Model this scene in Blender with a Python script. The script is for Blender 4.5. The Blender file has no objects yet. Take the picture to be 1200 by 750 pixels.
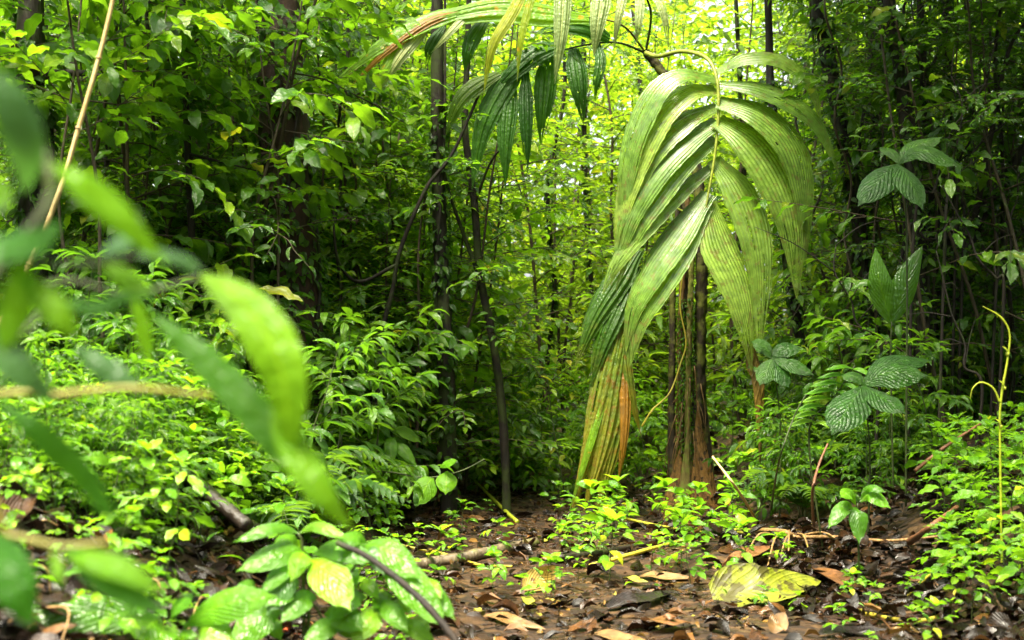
import bpy, math, random
import numpy as np
from mathutils import Vector, Matrix

R = math.radians
rng = np.random.default_rng(7)
random.seed(7)
scene = bpy.context.scene
COL = scene.collection

# ------------------------------------------------------------------ camera geometry
CAM_H, FPX, PITCH = 0.95, 1667.0, math.atan(45 / 1667.0)


def at(px, py, Y):
    """the world point that stands Y metres ahead of the tripod and shows at pixel px, py of the 1200x750 photograph"""
    u, v = (px - 600) / FPX, (375 - py) / FPX
    y = math.cos(PITCH) - v * math.sin(PITCH)
    z = math.sin(PITCH) + v * math.cos(PITCH)
    return np.array((u * Y / y, Y, CAM_H + z * Y / y))


def sstep(a, b, x):
    t = np.clip((np.asarray(x, float) - a) / (b - a), 0, 1)
    return t * t * (3 - 2 * t)


def path_x(y):
    y = np.asarray(y, float)
    return 0.28 - 0.08 * (y - 4) - 0.05 * np.clip(y - 8.5, 0, 99) ** 2


def px_of(x, y):
    return 600 + x / y * FPX


def lump(x, y):
    return (np.sin(2.1 * x + 1.3 * y) * np.sin(1.7 * y - 0.9 * x + 1) * 0.035 + np.sin(5.3 * x - 2.2 * y + 2) * np.sin(4.1 * y + 1.9 * x) * 0.016
            + np.sin(11.3 * x + 7 * y) * np.sin(13.1 * y - 6 * x) * 0.007)


def ground(x, y):
    x, y = np.asarray(x, float), np.asarray(y, float)
    d = x - path_x(np.minimum(y, 10))
    far = sstep(9.5, 13, y)
    left = 0.52 * sstep(0.55, 1.75, -d) + 0.14 * np.clip(-d - 1.6, 0, 12)
    right = 0.42 * sstep(1.05, 2.3, d) + 0.16 * np.clip(d - 2.0, 0, 12)
    side = (left + right) * (1 - 0.45 * far) + 0.02 * np.clip(y - 10, 0, 60)
    return side + lump(x, y) * (1 + sstep(0.6, 1.4, np.abs(d)))


# ------------------------------------------------------------------ mesh building
class MB:
    def __init__(self):
        self.v, self.q, self.t, self.uv, self.r, self.n = [], [], [], [], [], 0

    def add(self, v, q=None, t=None, uv=None, r=None):
        v = np.asarray(v, np.float32).reshape(-1, 3)
        k = len(v)
        if q is not None and len(q):
            self.q.append(np.asarray(q, np.int32).reshape(-1, 4) + self.n)
        if t is not None and len(t):
            self.t.append(np.asarray(t, np.int32).reshape(-1, 3) + self.n)
        self.v.append(v)
        self.uv.append(np.zeros((k, 2), np.float32) if uv is None else np.asarray(uv, np.float32).reshape(-1, 2))
        self.r.append(np.full(k, random.random(), np.float32) if r is None else np.broadcast_to(np.asarray(r, np.float32), (k,)).copy())
        self.n += k

    def mesh(self, name):
        me = bpy.data.meshes.new(name)
        v = np.concatenate(self.v)
        q = np.concatenate(self.q) if self.q else np.zeros((0, 4), np.int32)
        t = np.concatenate(self.t) if self.t else np.zeros((0, 3), np.int32)
        loops = np.concatenate([q.ravel(), t.ravel()]).astype(np.int32)
        me.vertices.add(len(v))
        me.vertices.foreach_set('co', v.ravel())
        me.loops.add(len(loops))
        me.loops.foreach_set('vertex_index', loops)
        me.polygons.add(len(q) + len(t))
        st = np.concatenate([np.arange(len(q)) * 4, len(q) * 4 + np.arange(len(t)) * 3]).astype(np.int32)
        me.polygons.foreach_set('loop_start', st)
        me.polygons.foreach_set('use_smooth', np.ones(len(st), bool))
        me.update(calc_edges=True)
        uvl = me.uv_layers.new(name='UVMap')
        uvl.data.foreach_set('uv', np.concatenate(self.uv)[loops].ravel())
        a = me.attributes.new('rnd', 'FLOAT', 'POINT')
        a.data.foreach_set('value', np.concatenate(self.r))
        me.validate()
        return me

    def build(self, name, mat, parent=None, loc=None):
        me = self.mesh(name)
        me.materials.append(mat)
        o = bpy.data.objects.new(name, me)
        COL.objects.link(o)
        if parent is not None:
            o.parent = parent
        if loc is not None:
            o.location = loc
        return o


def tag(o, label=None, cat=None, group=None, kind=None):
    if label:
        o['label'] = label
    if cat:
        o['category'] = cat
    if group:
        o['group'] = group
    if kind:
        o['kind'] = kind
    return o


def empty(name, loc=(0, 0, 0), label=None, cat=None, group=None):
    o = bpy.data.objects.new(name, None)
    COL.objects.link(o)
    o.location = [float(c) for c in loc]
    o.empty_display_size = 0.1
    return tag(o, label, cat, group)


def copy_tree(o, parent=None):
    c = o.copy()
    COL.objects.link(c)
    c.parent = parent
    for ch in kids.get(o.name, ()):
        copy_tree(ch, c)
    return c


kids = {}


def norm(a):
    a = np.asarray(a, float)
    return a / np.maximum(np.linalg.norm(a, axis=-1, keepdims=True), 1e-9)


def spline(pts, n):
    """Catmull-Rom through pts (k x d), n samples"""
    p = np.asarray(pts, float)
    if len(p) == 2:
        t = np.linspace(0, 1, n)[:, None]
        return p[0] * (1 - t) + p[1] * t
    p = np.concatenate([[2 * p[0] - p[1]], p, [2 * p[-1] - p[-2]]])
    k = len(p) - 3
    t = np.linspace(0, k - 1e-6, n)
    i = t.astype(int)
    f = (t - i)[:, None]
    a, b, c, d = p[i], p[i + 1], p[i + 2], p[i + 3]
    return 0.5 * (2 * b + (c - a) * f + (2 * a - 5 * b + 4 * c - d) * f ** 2 + (3 * b - a - 3 * c + d) * f ** 3)


def tube(mb, pts, rad, sides=6, n=None, rough=0.0, r=None):
    n = n or max(3, len(pts) * 3)
    c = spline(pts, n)
    rad = np.atleast_1d(np.asarray(rad, float))
    rr = np.interp(np.linspace(0, 1, n), np.linspace(0, 1, len(rad)), rad) if len(rad) > 1 else np.full(n, rad[0])
    T = norm(np.gradient(c, axis=0))
    ref = np.array((0.13, 0.31, 0.94)) if abs(T[n // 2][2]) < 0.8 else np.array((0.97, 0.22, 0.05))
    A = norm(np.cross(T, ref))
    B = np.cross(T, A)
    an = np.linspace(0, 2 * math.pi, sides, endpoint=False)
    k = rr[:, None] * (1 + rough * (rng.random((n, sides)) - 0.5) * 2) if rough else np.repeat(rr[:, None], sides, 1)
    v = c[:, None, :] + A[:, None, :] * (np.cos(an)[None, :, None] * k[..., None]) + B[:, None, :] * (np.sin(an)[None, :, None] * k[..., None])
    i, j = np.meshgrid(np.arange(n - 1), np.arange(sides), indexing='ij')
    j2 = (j + 1) % sides
    q = np.stack([i * sides + j, i * sides + j2, (i + 1) * sides + j2, (i + 1) * sides + j], -1).reshape(-1, 4)
    uv = np.stack(np.broadcast_arrays(np.arange(sides)[None, :] / sides, np.linspace(0, 1, n)[:, None]), -1)
    v = v.reshape(-1, 3)
    tri = [[n * sides, (k2 + 1) % sides, k2] for k2 in range(sides)] + [[n * sides + 1, (n - 1) * sides + k2, (n - 1) * sides + (k2 + 1) % sides] for k2 in range(sides)]
    v = np.concatenate([v, [c[0], c[-1]]])
    uv = np.concatenate([uv.reshape(-1, 2), [[0, 0], [0, 1]]])
    mb.add(v, q, tri, uv, r)
    return c


PROF = {
    'ovate': lambda t: t ** 0.6 * (1 - t) ** 0.95,
    'lance': lambda t: t ** 0.8 * (1 - t) ** 0.95,
    'round': lambda t: t ** 0.5 * (1 - t) ** 0.55,
    'drip': lambda t: np.where(t < 0.86, np.sin(np.pi * np.clip(t, 0, 1) ** 0.85 * 0.96) ** 1.05, 0.30 * ((1 - t) / 0.14) ** 1.2),
    'heart': lambda t: t ** 0.3 * (1 - t) ** 0.75,
    'obov': lambda t: t ** 0.95 * (1 - t) ** 0.5,
}


def leaf_tmpl(prof='ovate', ns=6, nc=3, rise=0.25, droop=0.9, fold=0.25, wave=0.0, stalk=0.0):
    t = np.linspace(0, 1, ns + 1)
    w = PROF[prof](np.clip(t, 0.02, 1))
    w = w / w.max() * 0.5
    w[-1] = 0.004
    ang = rise - droop * t
    dy, dz = np.cos(ang), np.sin(ang)
    y = np.concatenate([[0], np.cumsum((dy[1:] + dy[:-1]) / 2) / ns]) + stalk
    z = np.concatenate([[0], np.cumsum((dz[1:] + dz[:-1]) / 2) / ns]) + stalk * math.sin(rise)
    s = np.linspace(-1, 1, nc)
    X = w[:, None] * s[None, :]
    Z = z[:, None] + fold * np.abs(X) * 0.5 + wave * np.sin(t * 15)[:, None] * np.abs(s)[None, :] ** 2 * 0.06
    Y = np.repeat(y[:, None], nc, 1)
    v = np.stack([X, Y, Z], -1).reshape(-1, 3)
    uv = np.stack(np.broadcast_arrays((s[None, :] + 1) / 2, t[:, None]), -1).reshape(-1, 2)
    i, j = np.meshgrid(np.arange(ns), np.arange(nc - 1), indexing='ij')
    q = np.stack([i * nc + j, i * nc + j + 1, (i + 1) * nc + j + 1, (i + 1) * nc + j], -1).reshape(-1, 4)
    return v, uv, q


def leaves(mb, tmpl, P, D, N, L, W, r):
    V, UV, Q = tmpl
    P, D, N = np.asarray(P, float), norm(D), np.asarray(N, float)
    n = len(P)
    if not n:
        return
    X = norm(np.cross(D, N))
    Z = np.cross(X, D)
    L, W = np.broadcast_to(L, (n,)), np.broadcast_to(W, (n,))
    v = P[:, None] + X[:, None] * (V[None, :, 0, None] * W[:, None, None]) + D[:, None] * (V[None, :, 1, None] * L[:, None, None]) + Z[:, None] * (V[None, :, 2, None] * L[:, None, None])
    k = len(V)
    q = (Q[None] + (np.arange(n) * k)[:, None, None]).reshape(-1, 4)
    mb.add(v.reshape(-1, 3), q, None, np.tile(UV, (n, 1)), np.repeat(np.asarray(r, np.float32), k))


def leaves_mixed(mb, tmpls, P, D, N, L, W, r):
    P, D, N, L, W, r = map(np.asarray, (P, D, N, L, W, r))
    if not len(P):
        return
    pick = rng.integers(0, len(tmpls), len(P))
    for k, tm in enumerate(tmpls):
        m = pick == k
        leaves(mb, tm, P[m], D[m], N[m], L[m], W[m], r[m])


def ribbon(mb, pts, width, nhint=(0, -1, 0.45), prof=None, ns=26, nc=9, pleats=0, amp=0.02, cup=0.1, twist=0.0, ragged=0.0, r=None, torn=0.0):
    """a long blade along the world points PTS, WIDTH metres at its widest, pleated lengthwise"""
    c = spline(pts, ns)
    t = np.linspace(0, 1, ns)
    if prof is None:
        w = (0.5 + 0.5 * sstep(0, 0.3, t)) * (1 - np.clip((t - 0.4) / 0.61, 0, 1) ** 1.6)
    else:
        w = PROF[prof](np.clip(t, 0.015, 1))
        w = w / w.max()
    w = np.maximum(w, 0.012) * width
    T = norm(np.gradient(c, axis=0))
    nh = norm(np.asarray(nhint, float))
    S = norm(np.cross(T, nh))
    Nn = np.cross(S, T)
    if twist:
        a = (t * twist)[:, None]
        S, Nn = S * np.cos(a) + Nn * np.sin(a), Nn * np.cos(a) - S * np.sin(a)
    s = np.linspace(-1, 1, nc)
    z = -cup * np.abs(s) ** 2
    if pleats:
        z = z + amp * (np.abs(((s + 1) / 2 * pleats) % 1 - 0.5) * 4 - 1)
    W2 = w[:, None] * 0.5 * np.ones_like(s)[None, :]
    if ragged:
        W2 = W2 * (1 - ragged * rng.random((ns, nc)) * (np.abs(s) > 0.9)[None, :])
    v = c[:, None] + S[:, None] * (W2 * s[None, :])[..., None] + Nn[:, None] * (w[:, None] * z[None, :])[..., None]
    uv = np.stack(np.broadcast_arrays((s[None, :] + 1) / 2, t[:, None]), -1).reshape(-1, 2)
    i, j = np.meshgrid(np.arange(ns - 1), np.arange(nc - 1), indexing='ij')
    q = np.stack([i * nc + j, i * nc + j + 1, (i + 1) * nc + j + 1, (i + 1) * nc + j], -1)
    if torn:       # strips torn off at the tip, slits between the ribs, a few holes
        keep = np.ones(q.shape[:2], bool)
        for col in range(nc - 1):
            u_ = rng.random()
            if u_ < torn:
                keep[int((ns - 1) * rng.uniform(0.72, 0.97)):, col] = False
            elif u_ < torn * 1.25:
                a_ = int((ns - 1) * rng.uniform(0.35, 0.7))
                keep[a_:a_ + int(rng.integers(3, 9)), col] = False
        for _ in range(int(torn * 9)):
            keep[rng.integers(4, ns - 2), rng.integers(0, nc - 1)] = False
        q = q[keep]
    mb.add(v.reshape(-1, 3), q.reshape(-1, 4), None, uv, r)
    return c


# ------------------------------------------------------------------ materials
def new_mat(name):
    m = bpy.data.materials.new(name)
    m.use_nodes = True
    nt = m.node_tree
    nt.nodes.clear()
    out = nt.nodes.new('ShaderNodeOutputMaterial')
    return m, nt, out


def nd(nt, t, **kw):
    n = nt.nodes.new(t)
    for k, v in kw.items():
        setattr(n, k, v)
    return n


def math_n(nt, op, a, b=None, clamp=False):
    n = nd(nt, 'ShaderNodeMath', operation=op, use_clamp=clamp)
    for k, v in enumerate((a, b)):
        if v is None:
            continue
        if isinstance(v, (int, float)):
            n.inputs[k].default_value = v
        else:
            nt.links.new(v, n.inputs[k])
    return n.outputs[0]


def mix_c(nt, f, a, b, mode='MIX'):
    n = nd(nt, 'ShaderNodeMix', data_type='RGBA', blend_type=mode)
    for sock, v in ((n.inputs[0], f), (n.inputs[6], a), (n.inputs[7], b)):
        if isinstance(v, (int, float)):
            sock.default_value = v
        elif isinstance(v, tuple):
            sock.default_value = (*v, 1) if len(v) == 3 else v
        else:
            nt.links.new(v, sock)
    return n.outputs[2]


def ramp(nt, f, stops):
    n = nd(nt, 'ShaderNodeValToRGB')
    e = n.color_ramp.elements
    while len(e) < len(stops):
        e.new(0.5)
    for k, (p, c) in enumerate(stops):
        e[k].position = p
        e[k].color = (*c, 1) if len(c) == 3 else c
    nt.links.new(f, n.inputs[0])
    return n.outputs[0]


def noise(nt, vec, scale, detail=3, rough=0.55):
    n = nd(nt, 'ShaderNodeTexNoise')
    n.inputs['Scale'].default_value = scale
    n.inputs['Detail'].default_value = detail
    n.inputs['Roughness'].default_value = rough
    if vec is not None:
        nt.links.new(vec, n.inputs['Vector'])
    return n.outputs['Fac']


def leaf_mat(name, dark, mid, light, trans=(0.3, 0.45, 0.03), tfac=0.4, rough=0.3, rib=1.5, veins=1.0, pleat=0, spots=None, old=None, mott=0.5, objvar=0.5, spec=0.42, crinkle=0.6):
    m, nt, out = new_mat(name)
    L = nt.links
    att = nd(nt, 'ShaderNodeAttribute', attribute_name='rnd')
    oi = nd(nt, 'ShaderNodeObjectInfo')
    tc = nd(nt, 'ShaderNodeTexCoord')
    sep = nd(nt, 'ShaderNodeSeparateXYZ')
    L.new(tc.outputs['UV'], sep.inputs[0])
    geo = nd(nt, 'ShaderNodeNewGeometry')
    u = math_n(nt, 'ABSOLUTE', math_n(nt, 'SUBTRACT', sep.outputs[0], 0.5))
    v = sep.outputs[1]
    f = math_n(nt, 'ADD', math_n(nt, 'MULTIPLY', att.outputs['Fac'], 1 - objvar * 0.6), math_n(nt, 'MULTIPLY', math_n(nt, 'SUBTRACT', oi.outputs['Random'], 0.25), objvar), clamp=True)
    col = ramp(nt, f, [(0.0, dark), (0.5, mid), (0.92, light), (0.985, (light[0] * 1.9, light[1] * 1.15, light[2]))])
    mo = noise(nt, geo.outputs['Position'], 23, 3)
    col = mix_c(nt, mott, col, mix_c(nt, 1.0, col, ramp(nt, mo, [(0.3, (0.45, 0.5, 0.4)), (0.7, (1.5, 1.45, 1.3))]), 'MULTIPLY'))
    bump_h = None
    if pleat:
        w = math_n(nt, 'SINE', math_n(nt, 'MULTIPLY', sep.outputs[0], pleat * 6.283))
        ln = math_n(nt, 'POWER', math_n(nt, 'ADD', math_n(nt, 'MULTIPLY', w, 0.5), 0.5), 3.0)
        col = mix_c(nt, math_n(nt, 'MULTIPLY', ln, 0.55), col, mix_c(nt, 1.0, col, (1.9, 1.75, 1.5), 'MULTIPLY'))
        bump_h = ln
    elif veins:
        ph = math_n(nt, 'SUBTRACT', math_n(nt, 'MULTIPLY', v, 60.0), math_n(nt, 'MULTIPLY', u, 55.0))
        ln = math_n(nt, 'POWER', math_n(nt, 'ADD', math_n(nt, 'MULTIPLY', math_n(nt, 'SINE', ph), 0.5), 0.5), 5.0)
        col = mix_c(nt, math_n(nt, 'MULTIPLY', ln, 0.22 * veins), col, mix_c(nt, 1.0, col, (1.6, 1.5, 1.3), 'MULTIPLY'))
        bump_h = ln
    if rib:
        rb = math_n(nt, 'LESS_THAN', u, 0.022)
        col = mix_c(nt, math_n(nt, 'MULTIPLY', rb, 0.7), col, mix_c(nt, 1.0, col, (rib * 1.25, rib, rib), 'MULTIPLY'))
    if old is not None:      # a yellowing or browning that runs along the blade
        oc, lo, hi = old
        of = math_n(nt, 'ADD', v, math_n(nt, 'MULTIPLY', math_n(nt, 'SUBTRACT', noise(nt, geo.outputs['Position'], 14, 3), 0.5), 1.1))
        mr = nd(nt, 'ShaderNodeMapRange')
        mr.inputs['From Min'].default_value, mr.inputs['From Max'].default_value = lo, hi
        L.new(of, mr.inputs['Value'])
        col = mix_c(nt, mr.outputs[0], col, oc)
    if spots is not None:
        sc, amount, scol = spots
        sp = ramp(nt, noise(nt, geo.outputs['Position'], sc, 4, 0.65), [(amount, (0, 0, 0)), (amount + 0.07, (1, 1, 1))])
        col = mix_c(nt, math_n(nt, 'MULTIPLY', sp, 0.75), col, scol)
    p = nd(nt, 'ShaderNodeBsdfPrincipled')
    L.new(col, p.inputs['Base Color'])
    p.inputs['Specular IOR Level'].default_value = spec
    ro = noise(nt, geo.outputs['Position'], 9, 2)
    mr = nd(nt, 'ShaderNodeMapRange')
    mr.inputs['From Min'].default_value, mr.inputs['From Max'].default_value = 0.3, 0.7
    mr.inputs['To Min'].default_value, mr.inputs['To Max'].default_value = max(0.1, rough - 0.12), rough + 0.22
    L.new(ro, mr.inputs['Value'])
    L.new(mr.outputs[0], p.inputs['Roughness'])
    crk = noise(nt, geo.outputs['Position'], 55, 2)
    bump_h = crk if bump_h is None else math_n(nt, 'ADD', bump_h, math_n(nt, 'MULTIPLY', crk, 2.2))
    if True:
        b = nd(nt, 'ShaderNodeBump')
        b.inputs['Strength'].default_value = crinkle
        b.inputs['Distance'].default_value = 0.006
        L.new(bump_h, b.inputs['Height'])
        L.new(b.outputs[0], p.inputs['Normal'])
    tr = nd(nt, 'ShaderNodeBsdfTranslucent')
    L.new(mix_c(nt, 0.72, mix_c(nt, 1.0, col, (4.0, 3.6, 2.0), 'MULTIPLY'), trans), tr.inputs['Color'])
    mx = nd(nt, 'ShaderNodeMixShader')
    mx.inputs[0].default_value = tfac
    L.new(p.outputs[0], mx.inputs[1])
    L.new(tr.outputs[0], mx.inputs[2])
    L.new(mx.outputs[0], out.inputs[0])
    return m


def bark_mat(name, c1, c2, moss=(0.05, 0.075, 0.012), moss_at=0.55, scale=14, rough=0.75, ring=0.0, spec=0.3):
    m, nt, out = new_mat(name)
    L = nt.links
    geo = nd(nt, 'ShaderNodeNewGeometry')
    mp = nd(nt, 'ShaderNodeMapping')
    mp.inputs['Scale'].default_value = (1, 1, 0.22)
    L.new(geo.outputs['Position'], mp.inputs[0])
    n1 = noise(nt, mp.outputs[0], scale * 2.2, 5, 0.65)
    col = ramp(nt, n1, [(0.3, c1), (0.7, c2)])
    n2 = noise(nt, geo.outputs['Position'], scale * 0.45, 5, 0.6)
    mf = ramp(nt, n2, [(moss_at, (0, 0, 0)), (moss_at + 0.12, (1, 1, 1))])
    col = mix_c(nt, mf, col, moss)
    p = nd(nt, 'ShaderNodeBsdfPrincipled')
    p.inputs['Roughness'].default_value = rough
    p.inputs['Specular IOR Level'].default_value = spec
    L.new(col, p.inputs['Base Color'])
    b = nd(nt, 'ShaderNodeBump')
    b.inputs['Strength'].default_value = 0.8
    b.inputs['Distance'].default_value = 0.012
    h = math_n(nt, 'ADD', n1, n2)
    L.new(h, b.inputs['Height'])
    L.new(b.outputs[0], p.inputs['Normal'])
    L.new(p.outputs[0], out.inputs[0])
    return m


def soil_mat(name, stops, scale, wet, bump=0.03, litter=True):
    m, nt, out = new_mat(name)
    L = nt.links
    geo = nd(nt, 'ShaderNodeNewGeometry')
    P = geo.outputs['Position']
    n1 = noise(nt, P, scale, 7, 0.62)
    col = ramp(nt, n1, stops)
    vo = nd(nt, 'ShaderNodeTexVoronoi')
    vo.inputs['Scale'].default_value = 26
    vo.inputs['Randomness'].default_value = 1
    L.new(P, vo.inputs['Vector'])
    if litter:
        sepc = nd(nt, 'ShaderNodeSeparateColor')
        L.new(vo.outputs['Color'], sepc.inputs[0])
        lc = ramp(nt, sepc.outputs[0], [(0.0, (0.008, 0.005, 0.003)), (0.45, (0.036, 0.019, 0.009)), (0.8, (0.085, 0.042, 0.016)), (1.0, (0.16, 0.09, 0.035))])
        col = mix_c(nt, 0.55, col, lc)
    p = nd(nt, 'ShaderNodeBsdfPrincipled')
    L.new(col, p.inputs['Base Color'])
    rr = ramp(nt, noise(nt, P, 5, 4), [(0.35, (wet,) * 3), (0.65, (0.75,) * 3)])
    L.new(rr, p.inputs['Roughness'])
    p.inputs['Specular IOR Level'].default_value = 0.28
    b = nd(nt, 'ShaderNodeBump')
    b.inputs['Strength'].default_value = 1.0
    b.inputs['Distance'].default_value = bump
    L.new(math_n(nt, 'ADD', noise(nt, P, scale * 4, 6, 0.7), math_n(nt, 'MULTIPLY', vo.outputs['Distance'], -0.5)), b.inputs['Height'])
    L.new(b.outputs[0], p.inputs['Normal'])
    L.new(p.outputs[0], out.inputs[0])
    return m


M = {}
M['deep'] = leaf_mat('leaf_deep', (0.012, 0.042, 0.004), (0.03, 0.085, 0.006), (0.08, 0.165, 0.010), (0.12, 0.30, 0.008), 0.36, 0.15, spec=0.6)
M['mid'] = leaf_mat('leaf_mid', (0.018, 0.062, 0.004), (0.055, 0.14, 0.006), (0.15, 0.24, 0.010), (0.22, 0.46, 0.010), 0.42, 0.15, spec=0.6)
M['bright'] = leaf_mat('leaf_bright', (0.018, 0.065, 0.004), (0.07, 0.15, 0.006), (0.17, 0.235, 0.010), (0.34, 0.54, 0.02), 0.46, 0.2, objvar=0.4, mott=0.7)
M['far'] = leaf_mat('leaf_far', (0.010, 0.04, 0.003), (0.05, 0.12, 0.006), (0.17, 0.23, 0.012), (0.34, 0.52, 0.03), 0.45, 0.25, objvar=0.1, mott=0.8)
M['herb'] = leaf_mat('leaf_herb', (0.035, 0.11, 0.006), (0.075, 0.20, 0.008), (0.16, 0.29, 0.012), (0.24, 0.52, 0.012), 0.38, 0.17, rib=1.4, veins=0.6, spec=0.45, crinkle=0.5)
M['wet'] = leaf_mat('leaf_wet', (0.018, 0.062, 0.005), (0.045, 0.125, 0.007), (0.11, 0.22, 0.010), (0.14, 0.34, 0.01), 0.34, 0.13, spec=0.55, crinkle=0.8)
M['fern'] = leaf_mat('leaf_fern', (0.012, 0.04, 0.006), (0.022, 0.065, 0.008), (0.05, 0.11, 0.012), (0.18, 0.34, 0.015), 0.36, 0.35)
M['melast'] = leaf_mat('leaf_melastome', (0.014, 0.052, 0.006), (0.024, 0.074, 0.008), (0.036, 0.092, 0.010), (0.10, 0.26, 0.015), 0.26, 0.38, rib=1.7, veins=0.8, spec=0.3, crinkle=0.9, mott=0.8)
M['palm'] = leaf_mat('leaf_palm', (0.065, 0.13, 0.02), (0.095, 0.17, 0.026), (0.135, 0.21, 0.034), (0.28, 0.46, 0.02), 0.32, 0.26, rib=0, pleat=12, spots=(26, 0.56, (0.115, 0.085, 0.022)), old=((0.16, 0.105, 0.03), 0.8, 1.6), objvar=0.3, spec=0.55, crinkle=0.2, mott=0.8)
M['palm_dark'] = leaf_mat('leaf_palm_dark', (0.012, 0.048, 0.004), (0.02, 0.07, 0.006), (0.032, 0.095, 0.008), (0.08, 0.24, 0.008), 0.3, 0.34, rib=1.6, pleat=7, spots=(40, 0.66, (0.12, 0.11, 0.02)), objvar=0.3, spec=0.3)
M['palm_pale'] = leaf_mat('leaf_palm_pale', (0.12, 0.17, 0.06), (0.18, 0.23, 0.09), (0.24, 0.28, 0.12), (0.3, 0.45, 0.06), 0.25, 0.3, rib=1.5, pleat=7, objvar=0.2)
M['palm_yellow'] = leaf_mat('leaf_palm_yellow', (0.05, 0.10, 0.008), (0.075, 0.12, 0.010), (0.10, 0.14, 0.012), (0.30, 0.38, 0.015), 0.34, 0.35, rib=0, pleat=5, spots=(20, 0.55, (0.16, 0.075, 0.012)), old=((0.20, 0.165, 0.014), 0.3, 0.95), objvar=0.2, mott=0.8)
M['palm_olive'] = leaf_mat('leaf_palm_olive', (0.018, 0.055, 0.005), (0.028, 0.075, 0.006), (0.04, 0.09, 0.008), (0.12, 0.26, 0.010), 0.32, 0.34, rib=0, pleat=6, spots=(30, 0.62, (0.12, 0.10, 0.015)), old=((0.13, 0.13, 0.015), 0.7, 1.3), objvar=0.2)
M['palm_arch'] = leaf_mat('leaf_palm_arch', (0.08, 0.18, 0.010), (0.11, 0.22, 0.012), (0.20, 0.22, 0.014), (0.42, 0.58, 0.015), 0.42, 0.32, rib=1.5, pleat=6, spots=(15, 0.6, (0.50, 0.2, 0.02)), objvar=0.2)
M['orange'] = leaf_mat('leaf_orange', (0.13, 0.075, 0.010), (0.18, 0.09, 0.010), (0.22, 0.11, 0.012), (0.42, 0.24, 0.015), 0.36, 0.35, rib=1.2, pleat=4)
M['near_lit'] = leaf_mat('leaf_near_lit', (0.075, 0.19, 0.005), (0.10, 0.24, 0.006), (0.13, 0.27, 0.008), (0.26, 0.52, 0.010), 0.55, 0.34, rib=1.8, veins=1.4, mott=0.5, spec=0.3, spots=(60, 0.66, (0.10, 0.07, 0.01)))  # backlit glow of the near blade put into its leaf colours
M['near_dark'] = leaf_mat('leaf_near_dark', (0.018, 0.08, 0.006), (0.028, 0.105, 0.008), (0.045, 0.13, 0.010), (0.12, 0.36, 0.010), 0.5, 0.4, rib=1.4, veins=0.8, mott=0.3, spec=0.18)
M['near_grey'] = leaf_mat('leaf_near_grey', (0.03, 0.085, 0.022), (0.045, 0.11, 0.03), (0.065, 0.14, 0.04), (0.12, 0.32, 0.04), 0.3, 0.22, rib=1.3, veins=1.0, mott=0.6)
M['shoot'] = leaf_mat('shoot', (0.30, 0.36, 0.02), (0.36, 0.42, 0.03), (0.42, 0.46, 0.05), (0.6, 0.6, 0.05), 0.25, 0.4, rib=0, veins=0, mott=0.3)
M['near_stem'] = leaf_mat('near_stem', (0.16, 0.15, 0.02), (0.2, 0.18, 0.025), (0.24, 0.2, 0.03), (0.4, 0.4, 0.05), 0.1, 0.5, rib=0, veins=0, mott=0.8)
M['rachis'] = leaf_mat('rachis', (0.18, 0.22, 0.03), (0.22, 0.25, 0.035), (0.25, 0.27, 0.04), (0.4, 0.4, 0.05), 0.1, 0.4, rib=0, veins=0, mott=0.7)
M['runner'] = leaf_mat('runner', (0.26, 0.22, 0.02), (0.34, 0.28, 0.03), (0.34, 0.34, 0.03), (0.5, 0.5, 0.05), 0.15, 0.4, rib=0, veins=0, mott=0.4)
M['twig'] = bark_mat('twig_bark', (0.02, 0.014, 0.008), (0.06, 0.042, 0.022), moss_at=0.62, scale=30, rough=0.6)
M['green_stem'] = bark_mat('green_stem', (0.016, 0.026, 0.006), (0.04, 0.052, 0.012), moss_at=0.6, scale=30, rough=0.5)
M['bark'] = bark_mat('dark_bark', (0.004, 0.003, 0.002), (0.016, 0.010, 0.006), moss=(0.022, 0.032, 0.005), moss_at=0.54)
M['bark_red'] = bark_mat('red_bark', (0.010, 0.005, 0.003), (0.042, 0.020, 0.010), moss=(0.03, 0.038, 0.006), moss_at=0.6)
M['bark_moss'] = bark_mat('mossy_bark', (0.004, 0.003, 0.002), (0.016, 0.011, 0.006), moss=(0.022, 0.032, 0.004), moss_at=0.47)
M['palm_stem'] = bark_mat('palm_stem', (0.007, 0.005, 0.003), (0.038, 0.026, 0.011), moss=(0.085, 0.09, 0.012), moss_at=0.48, scale=26)
M['palm_moss'] = bark_mat('palm_stem_moss', (0.08, 0.06, 0.015), (0.16, 0.13, 0.03), moss=(0.12, 0.14, 0.018), moss_at=0.48, scale=40)
M['fibre'] = bark_mat('palm_fibre', (0.04, 0.02, 0.006), (0.17, 0.10, 0.028), moss=(0.16, 0.14, 0.02), moss_at=0.66, scale=34, rough=0.55)
M['wet_wood'] = bark_mat('wet_wood', (0.006, 0.004, 0.003), (0.024, 0.016, 0.011), moss=(0.03, 0.04, 0.008), moss_at=0.56, scale=20, rough=0.42, spec=0.35)
M['path_wood'] = bark_mat('path_wood', (0.05, 0.035, 0.02), (0.15, 0.11, 0.07), moss=(0.09, 0.10, 0.02), moss_at=0.56, scale=24, rough=0.4, spec=0.5)
M['red_stick'] = bark_mat('red_stick', (0.07, 0.025, 0.012), (0.22, 0.10, 0.05), moss=(0.1, 0.06, 0.03), moss_at=0.7, scale=24, rough=0.4)
M['root'] = bark_mat('root', (0.10, 0.05, 0.015), (0.36, 0.22, 0.09), moss=(0.2, 0.17, 0.03), moss_at=0.6, scale=30, rough=0.4)
M['cane'] = bark_mat('cane', (0.32, 0.22, 0.08), (0.5, 0.38, 0.18), moss=(0.28, 0.22, 0.05), moss_at=0.62, scale=14, rough=0.45)
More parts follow.
